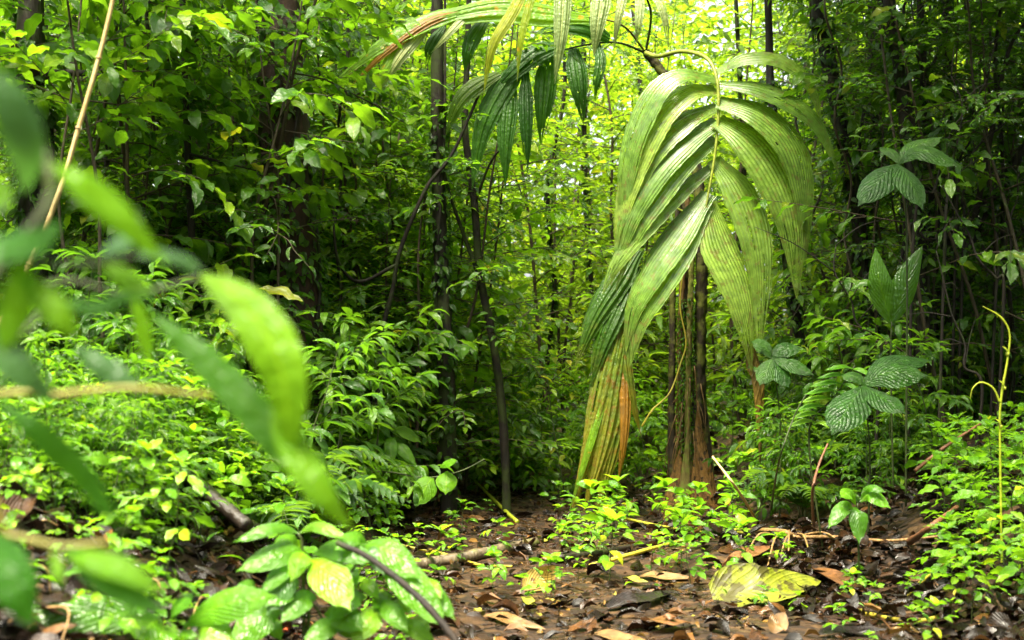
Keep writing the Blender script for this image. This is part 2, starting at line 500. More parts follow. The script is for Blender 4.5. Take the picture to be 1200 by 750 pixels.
M['soil'] = soil_mat('soil', [(0.3, (0.005, 0.003, 0.002)), (0.6, (0.02, 0.011, 0.005)), (0.8, (0.045, 0.025, 0.011))], 6, 0.35)
M['mud'] = soil_mat('mud', [(0.28, (0.005, 0.0025, 0.0013)), (0.55, (0.022, 0.010, 0.004)), (0.8, (0.065, 0.031, 0.011))], 8, 0.1)


def dead_mat(name, stops, rough, tf=0.12, spots=None):
    m, nt, out = new_mat(name)
    L = nt.links
    att = nd(nt, 'ShaderNodeAttribute', attribute_name='rnd')
    geo = nd(nt, 'ShaderNodeNewGeometry')
    tc = nd(nt, 'ShaderNodeTexCoord')
    sep = nd(nt, 'ShaderNodeSeparateXYZ')
    L.new(tc.outputs['UV'], sep.inputs[0])
    col = ramp(nt, att.outputs['Fac'], stops)
    n = noise(nt, geo.outputs['Position'], 34, 5, 0.65)
    col = mix_c(nt, 0.8, col, mix_c(nt, 1.0, col, ramp(nt, n, [(0.3, (0.3, 0.3, 0.3)), (0.7, (1.6, 1.5, 1.4))]), 'MULTIPLY'))
    u = math_n(nt, 'ABSOLUTE', math_n(nt, 'SUBTRACT', sep.outputs[0], 0.5))
    ph = math_n(nt, 'SUBTRACT', math_n(nt, 'MULTIPLY', sep.outputs[1], 60.0), math_n(nt, 'MULTIPLY', u, 50.0))
    ln = math_n(nt, 'POWER', math_n(nt, 'ADD', math_n(nt, 'MULTIPLY', math_n(nt, 'SINE', ph), 0.5), 0.5), 4.0)
    col = mix_c(nt, math_n(nt, 'MULTIPLY', ln, 0.3), col, mix_c(nt, 1.0, col, (1.8, 1.7, 1.5), 'MULTIPLY'))
    if spots:
        sp = ramp(nt, noise(nt, geo.outputs['Position'], spots[0], 4), [(spots[1], (0, 0, 0)), (spots[1] + 0.05, (1, 1, 1))])
        col = mix_c(nt, sp, col, spots[2])
    p = nd(nt, 'ShaderNodeBsdfPrincipled')
    L.new(col, p.inputs['Base Color'])
    rr = ramp(nt, noise(nt, geo.outputs['Position'], 12, 3), [(0.35, (max(0.06, rough - 0.15),) * 3), (0.65, (rough + 0.35,) * 3)])
    L.new(rr, p.inputs['Roughness'])
    p.inputs['Specular IOR Level'].default_value = 0.35
    b = nd(nt, 'ShaderNodeBump')
    b.inputs['Strength'].default_value = 0.5
    b.inputs['Distance'].default_value = 0.004
    L.new(math_n(nt, 'ADD', ln, n), b.inputs['Height'])
    L.new(b.outputs[0], p.inputs['Normal'])
    tr = nd(nt, 'ShaderNodeBsdfTranslucent')
    L.new(col, tr.inputs[0])
    mx = nd(nt, 'ShaderNodeMixShader')
    mx.inputs[0].default_value = tf
    L.new(p.outputs[0], mx.inputs[1])
    L.new(tr.outputs[0], mx.inputs[2])
    L.new(mx.outputs[0], out.inputs[0])
    return m


BR = [(0.0, (0.004, 0.0025, 0.0015)), (0.5, (0.015, 0.007, 0.003)), (0.76, (0.046, 0.020, 0.007)), (0.9, (0.12, 0.058, 0.017)), (0.97, (0.22, 0.15, 0.035)), (1.0, (0.32, 0.30, 0.045))]
M['litter'] = dead_mat('dead_leaves', BR, 0.14)
M['dead_brown'] = dead_mat('dead_brown', [(0, (0.10, 0.045, 0.016)), (1, (0.20, 0.10, 0.04))], 0.3)
M['dead_tan'] = dead_mat('dead_tan', [(0, (0.12, 0.07, 0.024)), (1, (0.17, 0.10, 0.04))], 0.34)
M['dead_black'] = dead_mat('dead_black', [(0, (0.014, 0.011, 0.011)), (1, (0.03, 0.022, 0.02))], 0.14)
M['dead_yellow'] = dead_mat('dead_yellow', [(0, (0.14, 0.17, 0.010)), (1, (0.16, 0.175, 0.012))], 0.5, 0.25, spots=(17, 0.5, (0.055, 0.05, 0.010)))
M['dead_olive'] = dead_mat('dead_olive', [(0, (0.22, 0.17, 0.03)), (1, (0.26, 0.19, 0.04))], 0.3, 0.15, spots=(26, 0.6, (0.10, 0.06, 0.02)))
M['dead_lime'] = dead_mat('dead_lime', [(0, (0.28, 0.30, 0.03)), (1, (0.32, 0.31, 0.04))], 0.3, 0.2)
M['dead_red'] = dead_mat('dead_red', [(0, (0.5, 0.10, 0.04)), (1, (0.55, 0.14, 0.05))], 0.3, 0.1)
M['sheath'] = dead_mat('sheath_fibre', [(0, (0.10, 0.05, 0.014)), (1, (0.2, 0.11, 0.03))], 0.4, 0.1, spots=(30, 0.58, (0.03, 0.018, 0.008)))
M['dead_fibre'] = dead_mat('dead_frond', [(0, (0.12, 0.075, 0.015)), (1, (0.20, 0.14, 0.03))], 0.4, 0.2)

# ------------------------------------------------------------------ leaf templates
TB = [leaf_tmpl('drip', 7, 5, 0.25, d, f, 0.8) for d, f in ((0.6, 0.2), (1.0, 0.12), (0.3, 0.28), (1.3, 0.1))]
TM = [leaf_tmpl('ovate', 5, 3, 0.3, d, f) for d, f in ((0.7, 0.35), (1.2, 0.25), (0.3, 0.4))]
TL = [leaf_tmpl('lance', 5, 3, 0.3, d, f) for d, f in ((0.9, 0.35), (1.4, 0.25), (0.4, 0.4))]
TS = [leaf_tmpl('ovate', 3, 3, 0.2, d, f) for d, f in ((0.5, 0.35), (1.0, 0.3))]
TR = [leaf_tmpl('round', 4, 3, 0.2, d, f) for d, f in ((0.5, 0.3), (0.9, 0.2))]
UP = np.array((0, 0, 1.0))


def grow(seed, H, nb, blen, leafL, aspect, step, sub, tmpls, first=0.12, rise=0.5, lean=0.15, stem_r=0.012, down=0.35, tilt=0.35, taper=0.55, top=True):
    """a sapling or shrub: (stem mesh builder, foliage mesh builder), base at the origin"""
    g = np.random.default_rng(seed)
    st, fo = MB(), MB()
    a0 = g.random() * 6.28
    k = 6
    pts = [np.array((0, 0, -0.12))]
    off = np.zeros(2)
    for i in range(1, k):
        off = off + g.normal(0, 0.035 * H / k * 2, 2) + np.array((math.cos(a0), math.sin(a0))) * lean * H / k
        pts.append(np.array((off[0], off[1], H * i / (k - 1))))
    c = tube(st, pts, [stem_r, stem_r * 0.25], 6, 26)
    P, D, N, Ls, rr = [], [], [], [], []

    def put(p, d, scale=1.0):
        l = leafL * g.uniform(0.6, 1.15) * scale
        P.append(p); D.append(d); N.append(UP + g.normal(0, tilt, 3)); Ls.append(l); rr.append(g.random())

    def twig(p0, az, el, ln, r0, level):
        n = 5
        q = [np.asarray(p0)]
        d = np.array((math.cos(az) * math.cos(el), math.sin(az) * math.cos(el), math.sin(el)))
        for _ in range(n - 1):
            d = norm(d + g.normal(0, 0.12, 3) - UP * 0.08 * (1 + down))
            q.append(q[-1] + d * ln / (n - 1))
        cc = tube(st, q, [r0, r0 * 0.3], 4, 9)
        m = max(2, int(ln / step))
        for j in range(m):
            t = 0.22 + 0.78 * (j + g.random() * 0.5) / m
            x = t * (len(cc) - 1)
            i0 = min(int(x), len(cc) - 2)
            p = cc[i0] + (cc[i0 + 1] - cc[i0]) * (x - i0)
            dd = norm(cc[i0 + 1] - cc[i0])
            s = norm(np.cross(dd, UP)) * (1 if j % 2 else -1)
            put(p, dd * g.uniform(0.3, 0.8) + s * g.uniform(0.5, 1.0) - UP * down * g.uniform(0.2, 1.2))
        put(cc[-1], norm(cc[-1] - cc[-2]) - UP * down * 0.6)
        if level < sub[0]:
            for _ in range(sub[1]):
                i0 = int(g.uniform(0.25, 0.9) * (len(cc) - 1))
                twig(cc[i0], az + g.choice((-1, 1)) * g.uniform(0.4, 1.1), el * 0.6 + g.normal(0, 0.25), ln * g.uniform(0.35, 0.6), r0 * 0.6, level + 1)

    for i in range(nb):
        t = first + (1 - first) * (i + g.random() * 0.8) / nb
        x = min(t, 0.999) * (len(c) - 1)
        i0 = int(x)
        p = c[i0] + (c[min(i0 + 1, len(c) - 1)] - c[i0]) * (x - i0)
        twig(p, i * 2.4 + g.normal(0, 0.4), rise * g.uniform(0.3, 1.3), blen * (1 - taper * t) * g.uniform(0.6, 1.2), max(0.0018, stem_r * 0.45 * (1 - 0.5 * t)), 0)
    if top:
        for i in range(5):
            a = i * 1.256 + g.random()
            put(c[-1], np.array((math.cos(a), math.sin(a), 0.4)))
    Ls = np.array(Ls)
    leaves_mixed(fo, tmpls, P, D, N, Ls, Ls * aspect * g.uniform(0.85, 1.15, len(Ls)), rr)
    return st, fo


def proto(name, builders, mats):
    """an unplaced thing with its parts; builders: {part: MB}"""
    root = bpy.data.objects.new(name, None)
    root.empty_display_size = 0.1
    ch = []
    for (part, mb), m in zip(builders.items(), mats):
        me = mb.mesh(part)
        me.materials.append(m)
        ch.append((part, me))
    return name, ch


def place(pr, x, y, label, cat, group=None, rz=None, s=1.0, z=None, tiltxy=(0, 0), sz=None):
    name, ch = pr
    root = bpy.data.objects.new(name, None)
    COL.objects.link(root)
    root.empty_display_size = 0.1
    root.location = (float(x), float(y), float(ground(x, y) if z is None else z))
    root.rotation_euler = (tiltxy[0], tiltxy[1], random.uniform(0, 6.28) if rz is None else rz)
    root.scale = (s, s, s if sz is None else sz)
    tag(root, label, cat, group)
    for part, me in ch:
        o = bpy.data.objects.new(part, me)
        COL.objects.link(o)
        o.parent = root
    return root




#@@SECTION setting
# ------------------------------------------------------------------ ground
xs = np.concatenate([np.linspace(-40, -4, 30)[:-1], np.linspace(-4, 4.5, 200), np.linspace(4.5, 40, 30)[1:]])
ys = np.concatenate([np.linspace(-20, 1.5, 22)[:-1], np.linspace(1.5, 13, 240), np.linspace(13, 90, 50)[1:]])
XX, YY = np.meshgrid(xs, ys)
ZZ = ground(XX, YY)
nx, ny = len(xs), len(ys)
i, j = np.meshgrid(np.arange(ny - 1), np.arange(nx - 1), indexing='ij')
Q = np.stack([i * nx + j, i * nx + j + 1, (i + 1) * nx + j + 1, (i + 1) * nx + j], -1).reshape(-1, 4)
g = MB()
g.add(np.stack([XX, YY, ZZ], -1), Q)
tag(g.build('ground', M['soil']), kind='structure')

ts = np.linspace(-0.95, 1.15, 60)
py_ = np.linspace(1.0, 11.0, 240)
TT, PY = np.meshgrid(ts, py_)
edge = sstep(0.72, 1.1, np.abs(TT - 0.1) + 0.12 * np.sin(3.1 * PY + np.sign(TT) * 2))
PX = path_x(PY) + TT
PZ = ground(PX, PY) + 0.014 - 0.06 * edge + 0.006 * np.sin(23 * PX + 9 * PY) * np.sin(19 * PY - 8 * PX)
nx, ny = len(ts), len(py_)
i, j = np.meshgrid(np.arange(ny - 1), np.arange(nx - 1), indexing='ij')
Q = np.stack([i * nx + j, i * nx + j + 1, (i + 1) * nx + j + 1, (i + 1) * nx + j], -1).reshape(-1, 4)
g = MB()
g.add(np.stack([PX, PY, PZ], -1), Q)
tag(g.build('path', M['mud']), kind='structure')


def gpt(px, py, lift=0.0):
    """the point of the ground that shows at the pixel: march along the sight line"""
    Y = 1.5
    for _ in range(3000):
        p = at(px, py, Y)
        if p[2] <= ground(p[0], p[1]) + lift:
            break
        Y += 0.01
    p = at(px, py, Y)
    return np.array((p[0], p[1], float(ground(p[0], p[1])) + lift))


# dead leaves and crumbs on the ground
def scatter_litter(n, mb, lo, hi, xr, yr, keep, L, tm, flat=0.35, rr=(0, 0.9)):
    P = np.stack([rng.uniform(xr[0], xr[1], n), rng.uniform(yr[0], yr[1], n)], -1)
    P = P[keep(P[:, 0], P[:, 1])]
    m = len(P)
    z = ground(P[:, 0], P[:, 1]) + rng.uniform(lo, hi, m)
    a = rng.uniform(0, 6.28, m)
    D = np.stack([np.cos(a), np.sin(a), rng.normal(0, flat * 0.6, m)], -1)
    N = np.stack([rng.normal(0, flat, m), rng.normal(0, flat, m), np.ones(m)], -1)
    Ls = rng.uniform(L[0], L[1], m)
    leaves_mixed(mb, tm, np.column_stack([P, z]), D, N, Ls, Ls * rng.uniform(0.3, 0.6, m), rng.uniform(rr[0], rr[1], m))


TD = [leaf_tmpl('ovate', 5, 5, r_, d, f, 1.0) for r_, d, f in ((0.4, 0.9, 0.6), (0.2, 0.3, -0.5), (0.7, 1.5, 0.9), (-0.1, -0.6, 0.5), (0.5, 1.2, -0.7))]
dpath = lambda x, y: x - path_x(np.minimum(y, 10))
near_path = lambda x, y: np.abs(x - path_x(np.minimum(y, 10.5))) < 1.5
lit = MB()
scatter_litter(5200, lit, -0.004, 0.026, (-2.2, 2.6), (2.6, 10.5), near_path, (0.03, 0.13), TD, 0.32, (0, 0.93))
scatter_litter(9000, lit, 0.012, 0.028, (-2.2, 2.6), (2.6, 10.5), near_path, (0.012, 0.045), TD, 0.4, (0, 1.0))
scatter_litter(7000, lit, 0.0, 0.06, (-2.6, 2.6), (2.4, 7), lambda x, y: ~near_path(x, y) | (np.abs(dpath(x, y)) > 0.9), (0.03, 0.12), TD, 0.5, (0, 0.62))
scatter_litter(3500, lit, 0.0, 0.04, (-4.5, 4.5), (2.6, 12), lambda x, y: ~near_path(x, y), (0.05, 0.18), TD, 0.4, (0, 0.85))
for _ in range(420):     # broken twigs
    x, y = random.uniform(-2, 2.6), random.uniform(2.8, 10)
    if abs(x - path_x(y)) > 1.6:
        continue
    a, l = random.uniform(0, 3.14), random.uniform(0.06, 0.35)
    q = [(x + math.cos(a) * l * t + random.uniform(-.01, .01), y + math.sin(a) * l * t + random.uniform(-.01, .01)) for t in (-.5, 0, .5)]
    tube(lit, [(u, v, float(ground(u, v)) + 0.022 + random.uniform(0, 0.012)) for u, v in q], [random.uniform(.0015, .004)] * 2, 5, 6, r=random.choice((0.3, 0.5, 0.65, 0.8)))
tag(lit.build('leaf_litter', M['litter']), kind='stuff')

# low small-leaved ground cover on both banks
gc = MB()


def cover(n, xr, yr, keep, L, H, tm, rbase=0.0):
    x, y = rng.uniform(*xr, n), rng.uniform(*yr, n)
    m = keep(x, y)
    x, y = x[m], y[m]
    k = len(x)
    cl = (np.sin(3.1 * x + 2 * np.sin(2.3 * y)) * np.sin(2.7 * y + 1.5 * np.sin(3 * x)) + 1) / 2
    m = rng.random(k) < 0.04 + 0.96 * cl ** 1.4
    x, y, cl = x[m], y[m], cl[m]
    k = len(x)
    z = ground(x, y) + rng.random(k) ** 1.3 * H * (0.25 + 1.3 * cl)
    a = rng.uniform(0, 6.28, k)
    D = np.stack([np.cos(a), np.sin(a), rng.normal(-0.1, 0.3, k)], -1)
    N = np.stack([rng.normal(0, 0.35, k), rng.normal(0, 0.35, k), np.ones(k)], -1)
    Ls = rng.uniform(*L, k)
    leaves_mixed(gc, tm, np.column_stack([x, y, z]), D, N, Ls, Ls * rng.uniform(0.45, 0.7, k), np.clip(rng.random(k) + rbase, 0, 1))


dpath = lambda x, y: x - path_x(np.minimum(y, 10))
cover(46000, (-4.2, -0.4), (4.6, 9.5), lambda x, y: dpath(x, y) < -0.95 - 0.25 * np.sin(y * 3), (0.022, 0.058), 0.36, TS)
cover(9000, (0.8, 4.2), (4.0, 10), lambda x, y: (dpath(x, y) > 1.75 + 0.2 * np.sin(y * 4)) & ((px_of(x, y) > 1085) | (y > 7.6)), (0.025, 0.055), 0.2, TS)
cover(16000, (-4, 4.5), (9.6, 16), lambda x, y: x > -99, (0.05, 0.11), 0.45, TS, 0.1)
cover(500, (-1.0, 1.3), (5, 10), lambda x, y: (np.abs(dpath(x, y)) > 0.35) & ((px_of(x, y) > 650) | (y > 8.3)), (0.02, 0.05), 0.10, TS, 0.2)
cover(5000, (-4.2, -0.4), (4.6, 9.5), lambda x, y: dpath(x, y) < -1.0 - 0.25 * np.sin(y * 3), (0.06, 0.13), 0.42, TL)
cover(2600, (-4.2, -0.4), (4.2, 9.0), lambda x, y: dpath(x, y) < -0.9, (0.05, 0.10), 0.34, TR, -0.3)
cover(1200, (0.8, 4.2), (4.0, 9), lambda x, y: (dpath(x, y) > 1.7) & (px_of(x, y) > 1060), (0.05, 0.11), 0.3, TL, -0.2)
tag(gc.build('ground_cover', M['mid']), kind='stuff')

#@@SECTION plants
# ------------------------------------------------------------------ kinds of saplings, shrubs and herbs
sap_big = [proto('broadleaf_sapling', dict(zip(('stem', 'foliage'), grow(s, 2.7, 15, 0.95, 0.17, 0.42, 0.085, (1, 2), TB, stem_r=0.014, down=0.45))), (M['twig'], M['mid'])) for s in (11, 12, 13)]
sap_deep = [proto('broadleaf_sapling', dict(zip(('stem', 'foliage'), grow(s, 2.9, 16, 0.95, 0.14, 0.36, 0.07, (1, 2), TB, stem_r=0.013, down=0.5))), (M['twig'], M['deep'])) for s in (21, 22)]
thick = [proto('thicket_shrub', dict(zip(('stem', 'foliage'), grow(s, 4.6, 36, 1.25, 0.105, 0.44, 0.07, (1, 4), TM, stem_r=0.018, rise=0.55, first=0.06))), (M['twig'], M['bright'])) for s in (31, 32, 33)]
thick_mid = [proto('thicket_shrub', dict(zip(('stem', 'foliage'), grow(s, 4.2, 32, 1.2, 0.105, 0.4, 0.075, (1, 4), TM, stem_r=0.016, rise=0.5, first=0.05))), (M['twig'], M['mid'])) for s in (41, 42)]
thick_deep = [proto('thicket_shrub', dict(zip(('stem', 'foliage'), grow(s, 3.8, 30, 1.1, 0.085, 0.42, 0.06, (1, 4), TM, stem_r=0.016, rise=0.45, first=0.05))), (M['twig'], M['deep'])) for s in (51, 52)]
thick.append(proto('thicket_shrub', dict(zip(('stem', 'foliage'), grow(34, 4.4, 26, 1.2, 0.19, 0.24, 0.10, (1, 3), TL, stem_r=0.017, rise=0.6, first=0.06))), (M['twig'], M['bright'])))
thick.append(proto('thicket_shrub', dict(zip(('stem', 'foliage'), grow(35, 4.0, 22, 1.1, 0.22, 0.48, 0.15, (1, 2), TB, stem_r=0.017, rise=0.5, first=0.05, down=0.6))), (M['twig'], M['bright'])))
thick_mid.append(proto('thicket_shrub', dict(zip(('stem', 'foliage'), grow(43, 4.0, 24, 1.1, 0.20, 0.46, 0.14, (1, 2), TB, stem_r=0.016, rise=0.5, first=0.05, down=0.6))), (M['twig'], M['mid'])))
thick_deep.append(proto('thicket_shrub', dict(zip(('stem', 'foliage'), grow(53, 3.8, 24, 1.0, 0.18, 0.22, 0.09, (1, 3), TL, stem_r=0.015, rise=0.5, first=0.05, down=0.5))), (M['twig'], M['mid'])))
sap_high = [proto('broadleaf_sapling', dict(zip(('stem', 'foliage'), grow(s, 2.9, 13, 0.85, 0.17, 0.4, 0.08, (1, 2), TB, first=0.5, stem_r=0.012, down=0.5, taper=0.3))), (M['twig'], M['mid'])) for s in (14, 15)]
fine_high = [proto('fine_leaved_sapling', dict(zip(('stem', 'foliage'), grow(s, 3.0, 20, 0.9, 0.055, 0.45, 0.03, (1, 3), TM, first=0.45, stem_r=0.011, down=0.3, taper=0.3))), (M['twig'], M['deep'])) for s in (16, 17)]
bush = [proto('low_shrub', dict(zip(('stem', 'foliage'), grow(s, 1.0, 14, 0.55, 0.125, 0.32, 0.05, (1, 2), TL, stem_r=0.007, down=0.5, first=0.1))), (M['green_stem'], M['wet'])) for s in (61, 62)]
herb = [proto('herb', dict(zip(('stem', 'foliage'), grow(s, 0.42, 7, 0.22, 0.10, 0.5, 0.055, (0, 0), TB, stem_r=0.004, down=0.3, first=0.3))), (M['green_stem'], M['herb'])) for s in (71, 72, 73)]
seedling = [proto('seedling', dict(zip(('stem', 'foliage'), grow(s, 0.17, 4, 0.09, 0.055, 0.55, 0.04, (0, 0), TM, stem_r=0.002, down=0.2, first=0.4))), (M['green_stem'], M['herb'])) for s in (81, 82, 83)]


def fern(seed, nf, fl, mat):
    g = np.random.default_rng(seed)
    st, fo = MB(), MB()
    for k in range(nf):
        az = k * 6.283 / nf + g.normal(0, 0.25)
        h = np.array((math.cos(az), math.sin(az), 0))
        l = fl * g.uniform(0.75, 1.1)
        c = tube(st, [(0, 0, -0.03), h * l * 0.25 + UP * l * 0.36, h * l * 0.62 + UP * l * 0.48, h * l * 0.98 + UP * l * 0.30], [0.004, 0.001], 4, 22)
        T = norm(np.gradient(c, axis=0))
        P, D, N, Ls, rr = [], [], [], [], []
        for i in range(4, 22):
            t = i / 21
            for sd in (-1, 1):
                s = norm(np.cross(T[i], UP)) * sd
                P.append(c[i]); D.append(s + T[i] * 0.4 - UP * 0.15); N.append(UP + g.normal(0, 0.12, 3))
                Ls.append(l * 0.27 * math.sin(math.pi * min(1, 0.12 + t * 0.9)) ** 0.8 + 0.01); rr.append(g.random() * 0.5 + 0.3)
        Ls = np.array(Ls)
        leaves_mixed(fo, TL, P, D, N, Ls, np.maximum(Ls * 0.26, l * 0.028), rr)
    return proto('fern', {'stalk': st, 'frond': fo}, (M['green_stem'], mat))


ferns = [fern(91, 8, 0.55, M['fern']), fern(92, 7, 0.7, M['fern'])]


def scatter(n, protos, pxr, yr, label, cat, group, s=(0.8, 1.2), keep=None, seed=0, gap=0.3, tilt=0.08):
    g = random.Random(seed)
    done, tries = [], 0
    while len(done) < n and tries < n * 60:
        tries += 1
        y = g.uniform(*yr)
        x = (g.uniform(*pxr) - 600) / FPX * y
        if keep and not keep(x, y):
            continue
        if any((x - a) ** 2 + (y - b) ** 2 < gap * gap for a, b in done):
            continue
        done.append((x, y))
        random.seed(seed * 1000 + len(done))
        place(g.choice(protos), x, y, label, cat, group, s=g.uniform(*s), tiltxy=(g.gauss(0, tilt), g.gauss(0, tilt)))


clear_of = lambda *bands: (lambda x, y: not any(a < px_of(x, y) < b and y < yy for a, b, yy in bands))
off_path = lambda a, b: (lambda x, y: dpath(x, y) < -a or dpath(x, y) > b)
# the bright thicket behind the path and the palm
scatter(20, thick, (380, 800), (11.5, 15.5), 'yellow-green small-leaved shrub in the bright thicket beyond the end of the path', 'shrub', 'shrubs of the bright thicket beyond the path end', seed=1, gap=0.55, s=(0.75, 1.1))
scatter(16, thick, (760, 1010), (10.5, 15.5), 'yellow-green small-leaved shrub in the bright thicket behind the big drooping palm frond', 'shrub', 'shrubs of the bright thicket behind the palm frond', seed=2, gap=0.55, s=(0.7, 1.05))
scatter(24, thick, (150, 1100), (16, 22), 'tall pale yellow-green shrub at the far back of the thicket', 'shrub', 'tall shrubs at the far back', seed=3, gap=0.8, s=(1.0, 1.5))
scatter(14, thick_mid, (200, 520), (9.8, 13), 'mid-green shrub behind the thick dark trunk and the mossy trunk', 'shrub', 'mid-green shrubs behind the mossy trunk', seed=4, gap=0.6, s=(0.8, 1.1))
scatter(13, thick_mid, (-60, 300), (9, 13), 'mid-green shrub in the dim wood behind the tan cane', 'shrub', 'mid-green shrubs behind the tan cane', seed=5, gap=0.6, s=(0.9, 1.2))
scatter(16, thick_deep, (960, 1260), (9.3, 13), 'dark green shrub in the shaded wood behind the slim dark trunks', 'shrub', 'dark shrubs behind the slim trunks', seed=6, gap=0.55, s=(0.85, 1.2))
scatter(10, thick_mid, (1000, 1280), (12.5, 18), 'mid-green shrub glimpsed far behind the slim dark trunks', 'shrub', 'shrubs glimpsed behind the slim trunks', seed=7, gap=0.7, s=(1.0, 1.3))
# broad-leaved saplings of the bank by the thick trunk
scatter(7, sap_big, (60, 330), (6.6, 8.4), 'broad-leaved sapling with drip-tipped leaves between the tan cane and the thick trunk', 'sapling', 'saplings between the cane and the thick trunk', seed=8, gap=0.5, s=(0.95, 1.2), keep=clear_of((235, 420, 8.4)))
scatter(6, sap_big, (370, 490), (8.5, 9.6), 'broad-leaved sapling with drip-tipped leaves between the thick trunk and the mossy trunk', 'sapling', 'saplings between the thick and the mossy trunk', seed=9, gap=0.5, s=(0.9, 1.15))
scatter(5, sap_deep, (-60, 150), (7.0, 8.5), 'dark-leaved sapling beside the dark trunk behind the tan cane', 'sapling', 'dark saplings by the tan cane', seed=10, gap=0.5)
scatter(5, sap_deep, (1090, 1240), (7.5, 9.2), 'dark-leaved sapling in the shade beside the slanting dark trunk', 'sapling', 'dark saplings by the slanting trunk', seed=11, gap=0.5)
scatter(3, sap_high, (255, 350), (6.9, 7.5), 'tall bare-stemmed sapling spreading its leaves in front of the thick trunk', 'sapling', 'bare-stemmed saplings in front of the thick trunk', seed=41, gap=0.35, s=(0.85, 1.05))
scatter(4, sap_high, (-20, 170), (5.6, 6.3), 'tall bare-stemmed sapling spreading its leaves beside the tan cane', 'sapling', 'bare-stemmed saplings by the tan cane', seed=42, gap=0.35, s=(0.8, 1.0))
scatter(2, sap_high, (440, 520), (8.7, 9.2), 'tall bare-stemmed sapling spreading its leaves in front of the mossy trunk', 'sapling', 'bare-stemmed saplings in front of the mossy trunk', seed=43, gap=0.35, s=(0.8, 1.0), keep=off_path(0.8, 9))
scatter(6, fine_high, (1090, 1260), (7.8, 9.0), 'fine-leaved sapling spreading over the slim dark trunks', 'sapling', 'fine-leaved saplings over the slim trunks', seed=44, gap=0.35, s=(0.85, 1.1))
# low shrubs at the feet of the trunks
scatter(20, bush, (340, 570), (6.8, 9.6), 'dark low shrub with narrow wet leaves at the foot of the mossy trunk', 'shrub', 'low shrubs at the mossy trunk', seed=12, gap=0.28, keep=off_path(0.75, 9), s=(0.7, 1.05))
scatter(16, bush, (-40, 330), (6.0, 8.5), 'dark low shrub with narrow wet leaves on the bank below the thick trunk', 'shrub', 'low shrubs on the bank below the thick trunk', seed=13, gap=0.28, s=(0.6, 0.95))
scatter(14, bush, (560, 760), (9.8, 11.5), 'low green shrub where the path disappears into the thicket', 'shrub', 'low shrubs at the end of the path', seed=14, gap=0.28, s=(0.6, 1.0))
scatter(12, bush, (850, 1210), (7.6, 9.4), 'dark low shrub with narrow wet leaves under the slim dark trunks', 'shrub', 'low shrubs under the slim trunks', seed=15, gap=0.28, keep=off_path(9, 1.0), s=(0.6, 1.0))
scatter(14, thick_deep, (-60, 330), (7.6, 9.4), 'fine-leaved dark shrub filling in between the lianas around the thick trunk', 'shrub', 'fine-leaved shrubs around the thick trunk', seed=31, gap=0.4, s=(0.6, 1.0), keep=clear_of((240, 420, 8.6)))
scatter(8, thick_mid, (330, 560), (9.4, 10.8), 'fine-leaved shrub close behind the mossy trunk and the crooked stem', 'shrub', 'fine-leaved shrubs close behind the mossy trunk', seed=32, gap=0.4, s=(0.7, 1.0))
scatter(9, thick_deep, (1000, 1240), (8.4, 9.6), 'fine-leaved dark shrub filling in between the slim dark trunks', 'shrub', 'fine-leaved shrubs between the slim trunks', seed=33, gap=0.4, s=(0.6, 0.95))
scatter(16, bush, (-40, 260), (4.2, 5.6), 'low wet-leaved shrub on the bank in front of the dark poles', 'shrub', 'low shrubs in front of the dark poles', seed=34, gap=0.2, s=(0.35, 0.55), keep=lambda x, y: not (195 < px_of(x, y) < 290))
scatter(20, herb, (-30, 200), (3.7, 4.9), 'small wet-leaved herb at the bare foot of the bank under the blurred blades', 'herb', 'herbs at the foot of the bank', seed=51, gap=0.12, s=(0.45, 0.8))
scatter(9, bush, (900, 1110), (6.9, 8.2), 'low dim shrub filling the shade behind the upright reddish stick', 'shrub', 'low shrubs behind the reddish stick', seed=52, gap=0.25, keep=off_path(9, 1.0), s=(0.4, 0.75))
scatter(10, ferns, (-20, 330), (4.9, 7.0), 'fern arching over the low cover of the bank behind the dark poles', 'fern', 'ferns behind the dark poles', seed=53, gap=0.3, s=(0.5, 0.9))
scatter(10, bush, (0, 330), (5.2, 6.6), 'narrow-leaved shrub standing up out of the low cover behind the dark poles', 'shrub', 'shrubs behind the dark poles', seed=54, gap=0.3, s=(0.5, 0.8))
scatter(4, sap_high, (455, 545), (7.5, 8.2), 'bare-stemmed sapling holding its leaves across the mossy trunk', 'sapling', 'saplings across the mossy trunk', seed=61, gap=0.25, s=(0.85, 1.05), keep=off_path(0.7, 9))
scatter(8, thick_mid, (330, 520), (8.7, 9.8), 'short leafy shrub closing the gap between the thick trunk and the forked sapling', 'shrub', 'short shrubs between thick trunk and forked sapling', seed=62, gap=0.35, s=(0.5, 0.8))
scatter(8, thick_mid, (90, 290), (7.4, 8.6), 'short leafy shrub closing the gap behind the blurred blades', 'shrub', 'short shrubs behind the blurred blades', seed=63, gap=0.35, s=(0.5, 0.75))
scatter(14, bush, (-30, 190), (3.9, 4.6), 'narrow-leaved shrublet on the dark foot of the bank beside the tan twigs', 'shrub', 'shrublets beside the tan twigs', seed=64, gap=0.14, s=(0.25, 0.42))
scatter(12, herb, (395, 520), (4.2, 6.2), 'small herb leaning over the path edge behind the near wet herb', 'herb', 'herbs behind the near wet herb', seed=65, gap=0.12, s=(0.35, 0.6), keep=off_path(0.55, 9))
scatter(12, herb, (10, 240), (2.9, 3.7), 'small herb on the dark soil just behind the wide-leaved corner herb', 'herb', 'herbs behind the corner herb', seed=66, gap=0.1, s=(0.3, 0.55))
